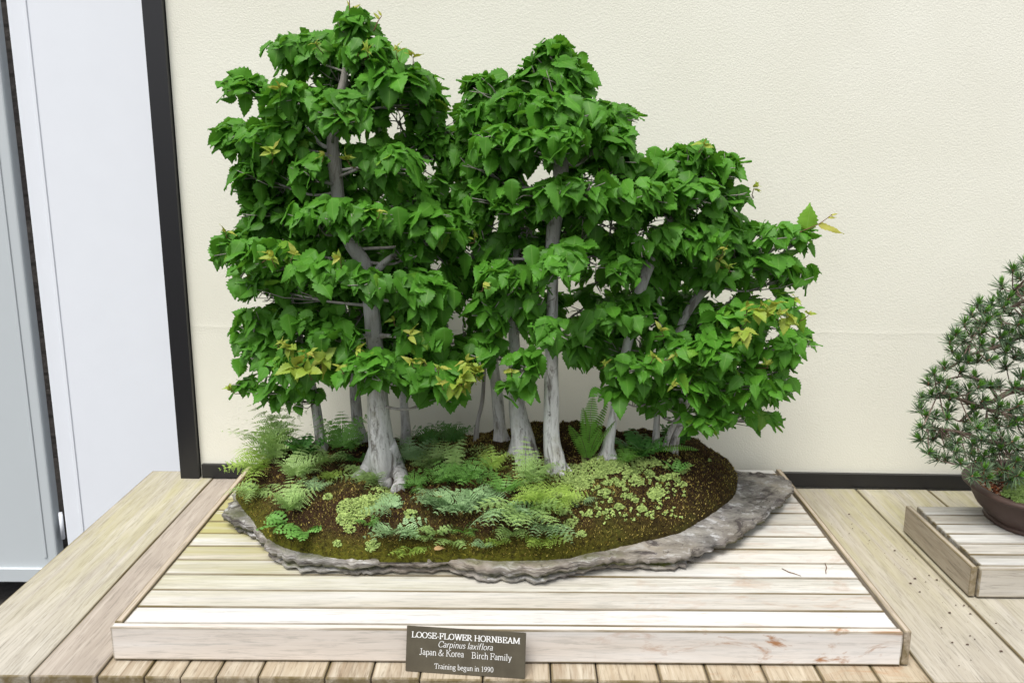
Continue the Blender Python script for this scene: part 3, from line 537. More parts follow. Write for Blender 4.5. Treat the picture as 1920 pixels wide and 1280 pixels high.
tF, YFt = tree('rightmost hornbeam, its thin trunk leaning right toward the outstretched branch',
  [(1262, 846, 9), (1268, 815, 7.5), (1277, 780, 7), (1270, 700, 6), (1272, 625, 7), (1310, 555, 8), (1360, 520, 6), (1420, 485, 4), (1480, 450, 2.5)],
  [(1360, 432, 56, 36, 0), (1440, 442, 62, 30, -.03), (1500, 452, 36, 30, 0), (1490, 512, 42, 26, -.02), (1420, 502, 76, 34, -.03), (1335, 512, 66, 34, -.04), (1310, 600, 50, 36, .04), (1420, 560, 60, 30, .02)] + grid(1280, 1420, 450, 700, .08, 60, 42), tb=-.05, dens=1.15, dark=.3)
tG, YG = tree('low leafy hornbeam at the right end with fresh light green leaves',
  [(1246, 842, 5), (1262, 800, 5), (1300, 740, 5), (1350, 680, 4), (1400, 620, 3)],
  [(1380, 600, 74, 38, -.12), (1460, 582, 50, 38, -.06), (1440, 650, 66, 38, -.1), (1502, 640, 34, 22, 0), (1340, 660, 70, 38, -.16), (1285, 718, 74, 36, -.12), (1400, 720, 74, 36, -.12), (1462, 738, 32, 38, -.04), (1360, 770, 74, 28, -.08), (1308, 792, 36, 28, -.12), (1240, 762, 46, 24, .0), (1432, 785, 34, 20, -.04), (1480, 690, 26, 24, -.02)] + grid(1290, 1490, 580, 780, .04, 54, 36),
  tb=.2, lim=(.028, .048), young=.08, dens=1.35, dark=.4)
# young yellow shoots: small folded leaves on a reddish stem, at the outside of the crowns
def shoot(px, py, tr, size=1.0, up=0.3, yel=.3):
    near = [q for q in LEAFPTS if (q[0] - px) ** 2 + (q[1] - py) ** 2 < 900]; Y = (min(q[2] for q in near) - .006) if near else YA
    own = min(near, key=lambda q: q[2])[3] if near else tr
    c = PY(px, py, Y); m = MB(); e = c + Vector((random.gauss(0, .006), -.006, .012 * size)); s = c + Vector((random.gauss(0, .01), .03, -.008))
    m.tube([s, c, e], [.0011, .0009, .0006], 5); o = m.build('young_stem', M['twig'], own)
    n = random.randint(4, 6); T = np.array([(random.gauss(0, .8), -.5 + random.gauss(0, .4), random.gauss(up, .5)) for _ in range(n)]); B = np.repeat(np.array(e)[None], n, 0) + rng.normal(0, .002, (n, 3))
    Nn = rng.normal(0, .5, (n, 3)) + np.array([0, -.5, 1]); L = rng.uniform(.012, .022, n) * size
    V, Fa, ti, luv = leaf_mesh(B, T, Nn, L, L * (.42 if size < 1.5 else .66), np.full(n, .6), rng.uniform(-.1, .3, n), rng.uniform(.2, .9, n), np.clip(rng.normal(yel, .3, n), 0, 1))
    mk('young_leaves', V, Fa, M['shoot'], own, {'tint': ti, 'luv': luv})
for q in [(600, 95), (690, 108), (745, 112), (775, 120), (512, 300), (525, 178), (658, 312), (605, 302), (710, 408), (495, 490), (515, 498), (545, 488), (740, 610), (570, 670), (590, 668), (520, 650), (555, 690), (670, 668), (645, 700), (775, 690), (800, 685), (830, 730), (822, 700), (880, 720), (885, 700), (868, 690), (870, 735), (780, 640), (1245, 630), (1220, 680), (1252, 675),
          (1262, 728), (1355, 478), (1350, 500), (1370, 510), (1400, 590), (1395, 610), (1420, 585), (1490, 570), (1505, 600), (1440, 690), (1410, 365), (1310, 285), (960, 705), (1130, 690), (1455, 600), (440, 738), (425, 445), (640, 500), (890, 455), (905, 545)]: shoot(q[0], q[1], tA, random.uniform(.8, 1.25))
for q in [(548, 668), (560, 705), (585, 712), (850, 740), (866, 722), (888, 712), (1420, 600), (1450, 590), (1395, 640), (1470, 610), (600, 690)]: shoot(q[0], q[1], tA, 1.7, -.2, 0)
# two shoots standing clear of the crowns
def outer_shoot(tr, Y, pts, lv):
    m = MB(); Q = [PY(a, b, Y) for a, b in pts]; m.tube(catmull(Q, 4), list(np.linspace(.0014, .0006, (len(Q) - 1) * 4 + 1)), 6); m.build('young_stem', M['twig'], tr)
    for (bx_, by_, tx, ty, wr, tint_, age_, nrm_) in lv:
        b, e = PY(bx_, by_, Y), PY(tx, ty, Y); T = np.array([tuple(e - b)]); L = np.linalg.norm(T, axis=1)
        V, Fa, ti, luv = leaf_mesh(np.array([tuple(b)]), T, np.array([nrm_]), L, L * wr, np.array([.12]), np.array([.04]), np.array([tint_]), np.array([age_])); mk('young_leaf', V, Fa, M['leaf'] if age_ < .5 else M['shoot'], tr, {'tint': ti, 'luv': luv})
outer_shoot(tF, YFt - .02, [(1478, 446), (1500, 435), (1535, 420), (1560, 402)], [(1512, 432, 1522, 380, .80, 1.0, .3, (.15, -1, .35)), (1535, 420, 1585, 438, .28, .8, .9, (.1, -.8, .6)), (1552, 408, 1570, 408, .3, .8, .9, (.1, -.8, .6)), (1558, 404, 1572, 399, .3, .8, .9, (.1, -.8, .6))])
outer_shoot(tA, YA, [(660, 58), (656, 28), (655, -8)], [(657, 20, 676, 8, .35, .7, .9, (.1, -1, .4)), (657, 45, 640, 30, .35, .7, .5, (.1, -1, .4)), (656, 12, 650, 0, .3, .7, .9, (.1, -1, .4))])
outer_shoot(tA, YA - .01, [(700, 60), (709, 40), (716, 30)], [(711, 36, 700, 22, .35, .6, .6, (.1, -1, .4)), (715, 30, 709, 18, .35, .6, .8, (.1, -1, .4))])
outer_shoot(tA, YA - .05, [(700, 118), (680, 108), (660, 102)], [(668, 106, 655, 112, .4, .6, .7, (.1, -1, .4)), (678, 108, 666, 98, .4, .6, .8, (.1, -1, .4))])
# ------------------------------------------------------------------ ferns
def frond(mb, st, base, az, L, W, e0, e1, npair, zig, col, kind, tint):
    P = []; p = Vector(base); N = 14; dirv = Vector((math.cos(az), math.sin(az), 0)); side0 = Vector((-math.sin(az), math.cos(az), 0)); tw = random.gauss(0, .25)
    Ts = []
    for i in range(N + 1):
        e = e0 + (e1 - e0) * i / N; t = dirv * math.cos(e) + Vector((0, 0, math.sin(e))); Ts.append(t); P.append(p.copy()); p = p + t * (L / N)
    st.tube(P, list(np.linspace(.0009, .0003, N + 1)), 4, 0)
    for k in range(npair):
        s = .16 + .84 * (k + .3) / npair; i = s * N; i0 = min(int(i), N - 1); q = P[i0].lerp(P[i0 + 1], i - i0); t = Ts[i0]
        u = (s - .16) / .84
        if kind in ('sword', 'button'): pl = W * .5 * (min(1, .45 + u * 2) * (1 - u ** 4) + .12)
        else: pl = W * .5 * ((1 - u) ** .8 * min(1, .62 + u * 1.8) + .03)
        for sg in (-1, 1):
            sd_ = (side0 * sg + t * (.35 if kind != 'sword' else .12)); sd_ = (Matrix.Rotation(tw, 3, t) @ sd_).normalized(); nn = sd_.cross(t) * sg; nn.normalize()
            if nn.z < 0: nn = -nn
            wv_ = sd_.cross(nn).normalized(); l = pl * random.uniform(.88, 1.1)
            if kind == 'button': ww = l * .62; stn = [0, .2, .45, .7, .9, 1]; wf = [.2, .8, 1, .95, .6, 0]
            elif kind == 'sword': ww = min(l * .5, L / npair * .62); stn = [0, .15, .4, .7, .9, 1]; wf = [.5, 1, .95, .8, .45, 0]
            elif kind == 'broad': ww = min(l * .7, L / npair * 1.6); nt = 7; stn = [j / nt for j in range(nt + 1)]; wf = [(1 - .55 * x) * (1 if j % 2 else zig) * (1.0 if x < .95 else .1) for j, x in enumerate(stn)]
            else: ww = min(l * .62, L / npair * 1.35); nt = 9; stn = [j / nt for j in range(nt + 1)]; wf = [(1 - .75 * x) * (1 if j % 2 else zig) * (1.0 if x < .95 else .1) for j, x in enumerate(stn)]
            if kind in ('lacy', 'broad'):
                nl = 6 if kind == 'lacy' else 4; V = []; uv = []; Fs = []; pw = min(l * (.5 if kind == 'lacy' else .75), L / npair * (1.25 if kind == 'lacy' else 1.5)) * .62; droop = random.uniform(.1, .45); cup = random.uniform(-.2, .5)
                for j in range(nl + 1):
                    a_ = (j + .5) / (nl + 1); c = q + sd_ * l * a_ - Vector((0, 0, 1)) * l * droop * a_ * a_; ll = pw * (1 - a_ * .78) * random.uniform(.85, 1.15); lw = l / (nl + 1) * .46
                    for h in ((-1, 1) if j < nl else (0,)):
                        dd = (wv_ * h + sd_ * (.55 if h else 1.6) + nn * cup * .4).normalized(); ss = dd.cross(nn).normalized(); b0 = len(V)
                        if not h: ll = l * .22
                        V += [c - ss * lw * .5, c + dd * ll * .55 - ss * lw * .75, c + dd * ll, c + dd * ll * .55 + ss * lw * .75, c + ss * lw * .5]; uv += [(0, a_, 0)] * 5; Fs += [(b0, b0 + 1, b0 + 2, b0 + 3, b0 + 4)]
                mb.add(V, Fs, min(1, max(0, tint + random.gauss(0, .12))), uv); continue
            V = []; uv = []
            for a_, b_ in zip(stn, wf):
                c = q + sd_ * l * a_ - Vector((0, 0, 1)) * l * .22 * a_ * a_; fw = t * (ww * .15 if zig < .9 else 0)
                for h in (-1, 0, 1): V.append(c + wv_ * h * ww * .5 * b_ + nn * (abs(h) * -.06 * ww) + fw * abs(h)); uv.append((h, a_, random.random() * .0))
            Fs = [(r * 3 + c_, r * 3 + c_ + 1, r * 3 + c_ + 4, r * 3 + c_ + 3) for r in range(len(stn) - 1) for c_ in (0, 1)]
            mb.add(V, Fs, min(1, max(0, tint + random.gauss(0, .1))), uv)
def fern(px, py, r, typ, n, label, aim=None, kind='lacy', spread=math.pi, e=(1.1, -.5), name='fern_plant', base=None, group='ferns growing in the moss'):
    b = base or on_mound(px, py); k = mpp(b); t = empty(name, b, label, 'fern', group); root = b - Vector((0, 0, .002)); L0 = r * k * 1.5; n = int(n * 1.3 + 1)
    az0 = R(-90) if aim is None else aim
    for i in range(n):
        az = az0 + (i / max(1, n - 1) - .5) * 2 * spread + random.gauss(0, .18) if n > 1 else az0
        L = L0 * random.uniform(.75, 1.12); mb, st = MB(), MB()
        el = random.uniform(.8, 1.35)
        W = L * {'lacy': .62, 'broad': .80, 'button': .42, 'sword': .26}[kind] * random.uniform(.85, 1.15); npn = {'lacy': 8, 'broad': 5, 'button': 6, 'sword': int(L / .0052)}[kind]
        frond(mb, st, root + Vector((random.gauss(0, .004), random.gauss(0, .004), 0)), az, L, W, e[0] * el, e[1] * random.uniform(.6, 1.2), npn, .42 if kind == 'lacy' else .5, None, kind, random.uniform(.25, .8))
        f = mb.build('frond', FERN[typ], t, False); s = st.build('stem', M['stem'], f); s.parent = f
    return t
# keep stem meshes in the plant's space: frond objects sit at the plant's origin
_FERNS = [
 (520, 872, 92, 'pale', 11, 'largest pale fern arching above the left end of the slab', R(110), 'lacy', 2.2, (1.35, .1)),
 (495, 885, 70, 'lime', 8, 'yellow green fern spilling over the far left rim of the slab', R(200), 'lacy', 1.4, (.9, -.7)),
 (568, 862, 44, 'dark', 12, 'dark green bushy fern between the leftmost trunk and the large pale fern', None, 'button', 3.1, (1.3, .2)),
 (556, 900, 58, 'pale', 8, 'pale fern with brownish stems right of the arching left fern', R(60), 'lacy', 2.0, (1.1, -.2)),
 (545, 962, 58, 'pale', 9, 'grey green feathery fern standing left on the bare brown slope', R(110), 'lacy', 2.4, (1.2, -.1)),
 (540, 985, 40, 'bright', 7, 'bright green round leaved fern at the lower left of the mound', R(230), 'button', 1.6, (.8, -.5)),
 (572, 998, 34, 'bright', 7, 'small bright green fern touching the rim at lower left, right of its twin', R(-60), 'button', 1.7, (.8, -.5)),
 (612, 870, 48, 'pale', 7, 'pale fern at the foot of the leftmost trunk', R(-100), 'lacy', 2.0, (.9, -.4)),
 (622, 898, 30, 'lime', 6, 'small light green fern left of the large fern before the thick trunk', R(-90), 'broad', 2.4, (.9, -.4)),
 (645, 850, 66, 'bright', 8, 'mid green fern filling the space between the left two thin trunks', R(70), 'lacy', 1.8, (1.15, .1)),
 (668, 868, 40, 'dark', 7, 'dark green fern just left of the thick trunk', R(-80), 'lacy', 2.2, (1, -.3)),
 (704, 908, 58, 'pale', 12, 'dense pale fern overlapping the left root of the thick trunk', R(200), 'lacy', 1.9, (.9, -.4)),
 (770, 868, 52, 'silver', 8, 'grey green fern against the right side of the thick trunk', R(50), 'lacy', 2.4, (1.2, -.2)),
 (792, 880, 50, 'pale', 8, 'pale fern right of the thick trunk, tips pointing right', R(20), 'lacy', 1.8, (1.1, -.3)),
 (775, 915, 34, 'bright', 7, 'small green fern right of the knobbly root of the thick trunk', R(-60), 'broad', 2.4, (.9, -.5)),
 (735, 958, 40, 'silver', 4, 'upper one of two blue green fern sprays below the thick trunk', R(140), 'broad', 1.2, (.7, -.5)),
 (742, 1000, 48, 'silver', 8, 'blue green fern with broad toothed fronds low in front of the thick trunk', R(-110), 'broad', 2.6, (.8, -.5)),
 (785, 1008, 32, 'pale', 7, 'small pale fern near the slab rim, right of the blue green fern', R(-80), 'broad', 2.2, (.8, -.4)),
 (815, 1000, 30, 'pale', 5, 'little pale fern beside the fallen brown leaf', R(-90), 'broad', 2.0, (.8, -.4)),
 (818, 948, 46, 'silver', 8, 'left one of the silvery ferns in the middle of the mound', R(170), 'broad', 2.2, (1, -.4)),
 (862, 962, 62, 'silver', 11, 'largest silvery fern in the middle of the mound', None, 'broad', 3.0, (1, -.5)),
 (835, 905, 46, 'bright', 8, 'green leafy fern above the silvery ferns', R(40), 'broad', 2.6, (1, -.3)),
 (880, 905, 46, 'bright', 9, 'green leafy fern left of the swollen trunk base, in the middle', R(90), 'broad', 2.8, (1, -.3)),
 (850, 880, 46, 'pale', 5, 'pale fern with upright narrow fronds left of centre on the dark soil', R(85), 'lacy', 1.1, (1.4, .5)),
 (905, 945, 46, 'silver', 8, 'silvery fern right of the largest silvery fern', R(-30), 'broad', 2.4, (1, -.5)),
 (985, 905, 62, 'pale', 2, 'tall pale frond plant standing in front of the swollen trunk base', R(95), 'lacy', .8, (1.4, .7)),
 (1000, 905, 58, 'pale', 9, 'pale fern spreading in front of the trunk left of centre', R(-20), 'lacy', 2.4, (1, -.3)),
 (985, 965, 80, 'pale', 10, 'large pale fern cascading down the front of the mound', R(-80), 'lacy', 1.5, (.75, -.8)),
 (1000, 940, 60, 'lime', 9, 'lime green fern above the large cascading fern', R(-10), 'lacy', 2.2, (.9, -.5)),
 (945, 965, 72, 'silver', 7, 'dusky fern with dark stems and long drooping fronds', R(-70), 'lacy', 1.3, (.8, -.8)),
 (1020, 985, 52, 'silver', 5, 'narrow grey green fern reaching the rim right of the cascading fern', R(-70), 'lacy', .8, (.7, -.8)),
 (945, 925, 46, 'bright', 7, 'bright green fern between the silvery and lime ferns', R(60), 'lacy', 2.4, (1, -.3)),
 (1042, 945, 56, 'lime', 10, 'lime green fern right of centre beside the pale ground cover', R(-60), 'lacy', 2.4, (.8, -.4)),
 (590, 925, 34, 'silver', 4, 'tiny grey green fern on the bare brown slope left of the thick trunk', R(80), 'lacy', 1.6, (1.1, -.3)),
 (480, 925, 50, 'pale', 7, 'pale fern hanging over the left tip of the slab, below the yellow green one', R(-120), 'lacy', 1.6, (.8, -.8)),
 (815, 872, 42, 'pale', 6, 'pale fern in the gap between the thick trunk and the upright narrow fern', R(60), 'lacy', 2.0, (1.2, -.1)),
 (870, 1000, 34, 'bright', 5, 'green fern low between the largest silvery fern and the slab rim', R(-70), 'lacy', 2.0, (.9, -.5)),
 (925, 885, 46, 'lime', 7, 'light green fern left of the swollen trunk base, nearest to it', R(70), 'lacy', 2.2, (1.2, -.1)),
 (690, 985, 26, 'bright', 4, 'small green fern below the pale patch at centre left', R(-60), 'broad', 2.0, (.9, -.4)),
 (1010, 1015, 34, 'lime', 6, 'lime fern at the slab rim under the cascading fern', R(-90), 'broad', 1.8, (.8, -.6)),
 (765, 1035, 30, 'lime', 5, 'lime fern at the slab rim left of the fallen brown leaf', R(-90), 'broad', 1.8, (.9, -.5)),
 (845, 1020, 34, 'pale', 6, 'pale fern just right of the fallen brown leaf', R(-80), 'broad', 2.0, (.9, -.5)),
 (960, 1005, 44, 'pale', 6, 'pale fern low at the front centre between silvery and cascading ferns', R(-100), 'lacy', 1.8, (1.0, -.5)),
 (905, 1022, 28, 'silver', 5, 'small silvery fern on the slab rim in the middle', R(-100), 'broad', 2.0, (.7, -.4)),
 (935, 1018, 26, 'lime', 5, 'small lime fern on the slab rim beside the small silvery one', R(-80), 'broad', 2.0, (.8, -.4)),
 (1090, 945, 26, 'silver', 4, 'tiny blue green fern on the right half of the mound', R(-60), 'lacy', 1.2, (.7, -.4)),
 (808, 838, 40, 'dark', 6, 'dark fern silhouetted against the wall behind the thick trunk', R(100), 'broad', 1.6, (1.1, -.1)),
 (850, 832, 40, 'dark', 6, 'dark fern silhouetted against the wall left of the thinnest trunk', R(80), 'broad', 1.6, (1.1, -.1)),
 (1205, 862, 46, 'dark', 10, 'dark green small leaved fern right of the curved trunk', R(90), 'button', 2.8, (1.2, .1)),
 (1270, 842, 50, 'dark', 9, 'dark green fern around the rightmost trunk', R(90), 'button', 2.6, (1.3, .3)),
 (1172, 868, 34, 'sword', 7, 'small green fern at the foot of the curved trunk', R(60), 'lacy', 2.4, (1.1, -.1)),
 (1268, 888, 26, 'bright', 5, 'tiny green fern on the bare moss at the right', R(90), 'button', 1.6, (1.0, .2))]
for q in _FERNS: fern(*q[:6], aim=q[6], kind=q[7], spread=q[8], e=q[9])
# the long sword fern: upright fronds
b = on_mound(1102, 866); t = empty('sword_fern', b, 'tall sword fern with long ladder like fronds in the gap right of centre', 'fern', 'ferns growing in the moss')
for (tx, ty, lean) in ((1112, 735, 0), (1098, 760, -.01), (1132, 752, .01), (1072, 792, -.02), (1108, 780, -.02), (1090, 812, -.03), (1150, 778, .0), (1122, 800, -.03)):
    top = PY(tx, ty, b.y + lean); v = top - b; m, st = MB(), MB(); L = v.length; frond(m, st, b, math.atan2(v.y if abs(v.y) > .001 else -.02, v.x), L, L * .0 + .036, math.atan2(v.z, math.hypot(v.x, v.y)) + .08, math.atan2(v.z, math.hypot(v.x, v.y)) - .25, int(L / .0062), 1, None, 'sword', random.uniform(.4, .9))
    f = m.build('frond', FERN['sword'], t, False); st.build('stem', M['stem'], t).parent = f
b = on_mound(1215, 850); t = empty('sword_fern', b, 'sword fern with one frond stretched flat to the right, below the foliage', 'fern', 'ferns growing in the moss')
for (az, L, e0, e1) in ((R(-8), .11, .55, -.35), (R(200), .06, .8, -.2)):
    m, st = MB(), MB(); frond(m, st, b, az, L, .032, e0, e1, int(L / .0055), 1, None, 'sword', .6); f = m.build('frond', FERN['sword'], t, False); st.build('stem', M['stem'], t).parent = f
# ------------------------------------------------------------------ pale ground cover: clusters of tiny round leaflets
def leaflets(spots, name, mat, label, size=(.0013, .0028), kind='stuff', cat='ground cover', z0=None):
    V, Fs, A = [], [], []
    for (px, py, r, n) in spots:
        for _ in range(int(n * 2.4)):
            a = random.random() * 6.283; q = math.sqrt(random.random()) * r; p = on_mound(px + math.cos(a) * q, py + math.sin(a) * q * .62) if z0 is None else PZ(px + math.cos(a) * q, py + math.sin(a) * q * .5, z0)
            s = random.uniform(*size); p = p + Vector((0, -.0015, random.uniform(.002, .010 * (1 - q / r * .7)))); nn = Vector((random.gauss(0, .5), random.gauss(-.35, .5), 1)).normalized()
            x = nn.orthogonal().normalized(); y = nn.cross(x); b0 = len(V); k = 6
            V.append(tuple(p + nn * s * .25)); A.append(random.random())
            for j in range(k): th = 6.283 * j / k; V.append(tuple(p + (x * math.cos(th) + y * math.sin(th)) * s * (1 if j % 2 else .8))); A.append(A[b0])
            Fs += [(b0, b0 + 1 + j, b0 + 1 + (j + 1) % k) for j in range(k)]
    o = mk(name, V, Fs, mat, None, {'tint': A, 'luv': np.zeros((len(V), 3))}, False); return tag(o, label, cat, kind=kind)
sp = [(1120, 868, 40, 260), (1070, 892, 38, 320), (1145, 880, 34, 200), (1190, 870, 40, 160), (1090, 905, 30, 200), (1050, 930, 34, 200), (1225, 925, 18, 120), (1195, 905, 16, 60), (1180, 888, 20, 90), (1170, 915, 10, 34), (1155, 905, 12, 40), (1130, 890, 14, 60), (1205, 865, 14, 50), (1235, 872, 10, 40), (1255, 895, 12, 40), (1278, 905, 10, 34), (1272, 886, 8, 24), (1290, 880, 7, 20), (1200, 957, 11, 50), (1190, 940, 9, 30), (1178, 930, 10, 30), (1140, 925, 8, 26), (1160, 950, 7, 20), (1104, 967, 7, 24), (1083, 935, 8, 22), (1135, 938, 6, 16), (1282, 930, 4, 10), (1215, 890, 12, 40), (1240, 900, 9, 24), (1065, 985, 14, 50), (1090, 1000, 12, 34), (1070, 1010, 12, 30), (1050, 960, 14, 50), (1165, 957, 6, 14)]
for _ in range(110): sp.append((random.uniform(1060, 1270), random.uniform(862, 975), random.uniform(2, 5), 5))
sp = [(a + random.gauss(0, 5), b_ + random.gauss(0, 3), c * random.uniform(.6, 1.0), max(3, int(d * .55))) for a, b_, c, d in sp for _ in range(2)]
sp += [(905, 848, 26, 60), (945, 858, 20, 40), (665, 955, 34, 300), (650, 975, 20, 120), (690, 945, 26, 160), (615, 932, 10, 30), (680, 965, 12, 40), (655, 993, 12, 40), (715, 925, 24, 90), (730, 935, 20, 60), (633, 1020, 9, 26), (700, 1022, 14, 50), (695, 1030, 9, 24), (655, 880, 10, 20), (770, 965, 14, 40), (1330, 864, 3, 4)]
leaflets(sp, 'ground_cover', M['cover'], 'pale green clubmoss patches creeping over the mound')
# fallen leaf, twigs, debris
def loose_leaf(px, py, label, mat, z=None, L=.016):
    p = on_mound(px, py) + Vector((0, -.004, .008)); V, Fa, ti, luv = leaf_mesh(np.array([tuple(p)]), np.array([(1, .1, .25)]), np.array([(0, -.6, 1)]), np.array([L]), np.array([L * .45]), np.array([.3]), np.array([.3]), np.array([.5]), np.array([0.0]))
    tag(mk('fallen_leaf', V, Fa, mat, None, {'tint': ti, 'luv': luv}), label, 'leaf')
loose_leaf(814, 1034, 'curled tan fallen leaf near the slab rim', flat('dry_tan_leaf', (.42, .27, .13), .8), L=.022)
for pts, lab in (([(1466, 1065), (1480, 1072), (1488, 1074), (1502, 1079)], 'bent brown twig lying on the platform, left one of two'), ([(1547, 1055), (1550, 1063), (1548, 1069), (1549, 1075)], 'short brown twig lying on the platform, right one of two')):
    Q = [PZ(a, b, ZP + .0022) for a, b in pts]; m = MB(); m.tube(Q, [.0007, .0009, .0008, .0005], 5); tag(m.build('twig', M['twig']), lab, 'twig', 'twigs lying on the platform')
V, Fs = [], []
for _ in range(110):
    if random.random() < .65: s = random.random(); px, py = 1560 + 330 * s + random.gauss(0, 26), 955 + 260 * s + random.gauss(0, 26)
    else: px, py = random.uniform(1500, 1880), random.uniform(925, 1270)
    if abs((px - 1460) / (py - 878) - .80) < .10 or px < 1462 + .82 * (py - 878) + 12 or px > 1695 + 1.0 * (py - 960) - 12 and py < 1130: continue
    p = PZ(px, py, ZD + .0016); r = random.choice([.0006, .0008, .0012, .0022]) * random.uniform(.7, 1.2); b0 = len(V)
    for j in range(5): th = 6.283 * j / 5 + random.random() * .6; V.append((p.x + math.cos(th) * r * 1.4, p.y + math.sin(th) * r, p.z))
    V.append((p.x, p.y, p.z + r * .7)); Fs += [(b0 + j, b0 + (j + 1) % 5, b0 + 5) for j in range(5)] + [(b0 + 4, b0 + 3, b0 + 2, b0 + 1, b0)]
tag(mk('debris', V, Fs, flat('dark_bark_crumbs', (.07, .04, .028), .9), None, None, False), 'dark crumbs scattered on the bench boards right of the large platform', 'debris', kind='stuff')
# ------------------------------------------------------------------ sign
bl = PZ(760, 1257, ZD + .001); br2 = PZ(984, 1272, ZD + .001); wv_ = (br2 - bl); width = wv_.length; ex_ = wv_.normalized()
tl = PY(762, 1172, YPF - .004); up_ = (tl - bl); h = up_.length; ey = (up_ - ex_ * up_.dot(ex_)).normalized(); ez = ex_.cross(ey)
if ez.y > 0: ez = -ez
sg = empty('name_plaque', bl, 'small brown metal name plaque leaning against the platform front', 'sign')
sgm = NT('engraved_brown_metal', .42, .5); sp_ = sgm.pos(); sgm.base(sgm.mix(sgm.ramp(sgm.noise(sp_, 30, 4), [(.35, 0.0), (.7, 1.0)]), (.085, .072, .048), (.115, .10, .068))); sgm.b.inputs['Metallic'].default_value = .25; sgm.bump(sgm.noise(sgm.pos((1, 8, 1)), 200, 2), .06, .0004)
bm = bmesh.new(); vs_ = []
for z in (0, -.0022):
    for a, b_ in ((0, 0), (width, 0), (width, h), (0, h)): vs_.append(bm.verts.new(tuple(ex_ * a + ey * b_ + ez * z)))
for f in ((0, 1, 2, 3), (7, 6, 5, 4), (0, 4, 5, 1), (1, 5, 6, 2), (2, 6, 7, 3), (3, 7, 4, 0)): bm.faces.new([vs_[i] for i in f])
bmesh.ops.recalc_face_normals(bm, faces=bm.faces); bmesh.ops.bevel(bm, geom=bm.edges[:], offset=.0006, segments=2, affect='EDGES'); me = bpy.data.meshes.new('plate'); bm.to_mesh(me); bm.free(); me.materials.append(sgm.m); o = bpy.data.objects.new('plate', me); COL.objects.link(o); o.parent = sg
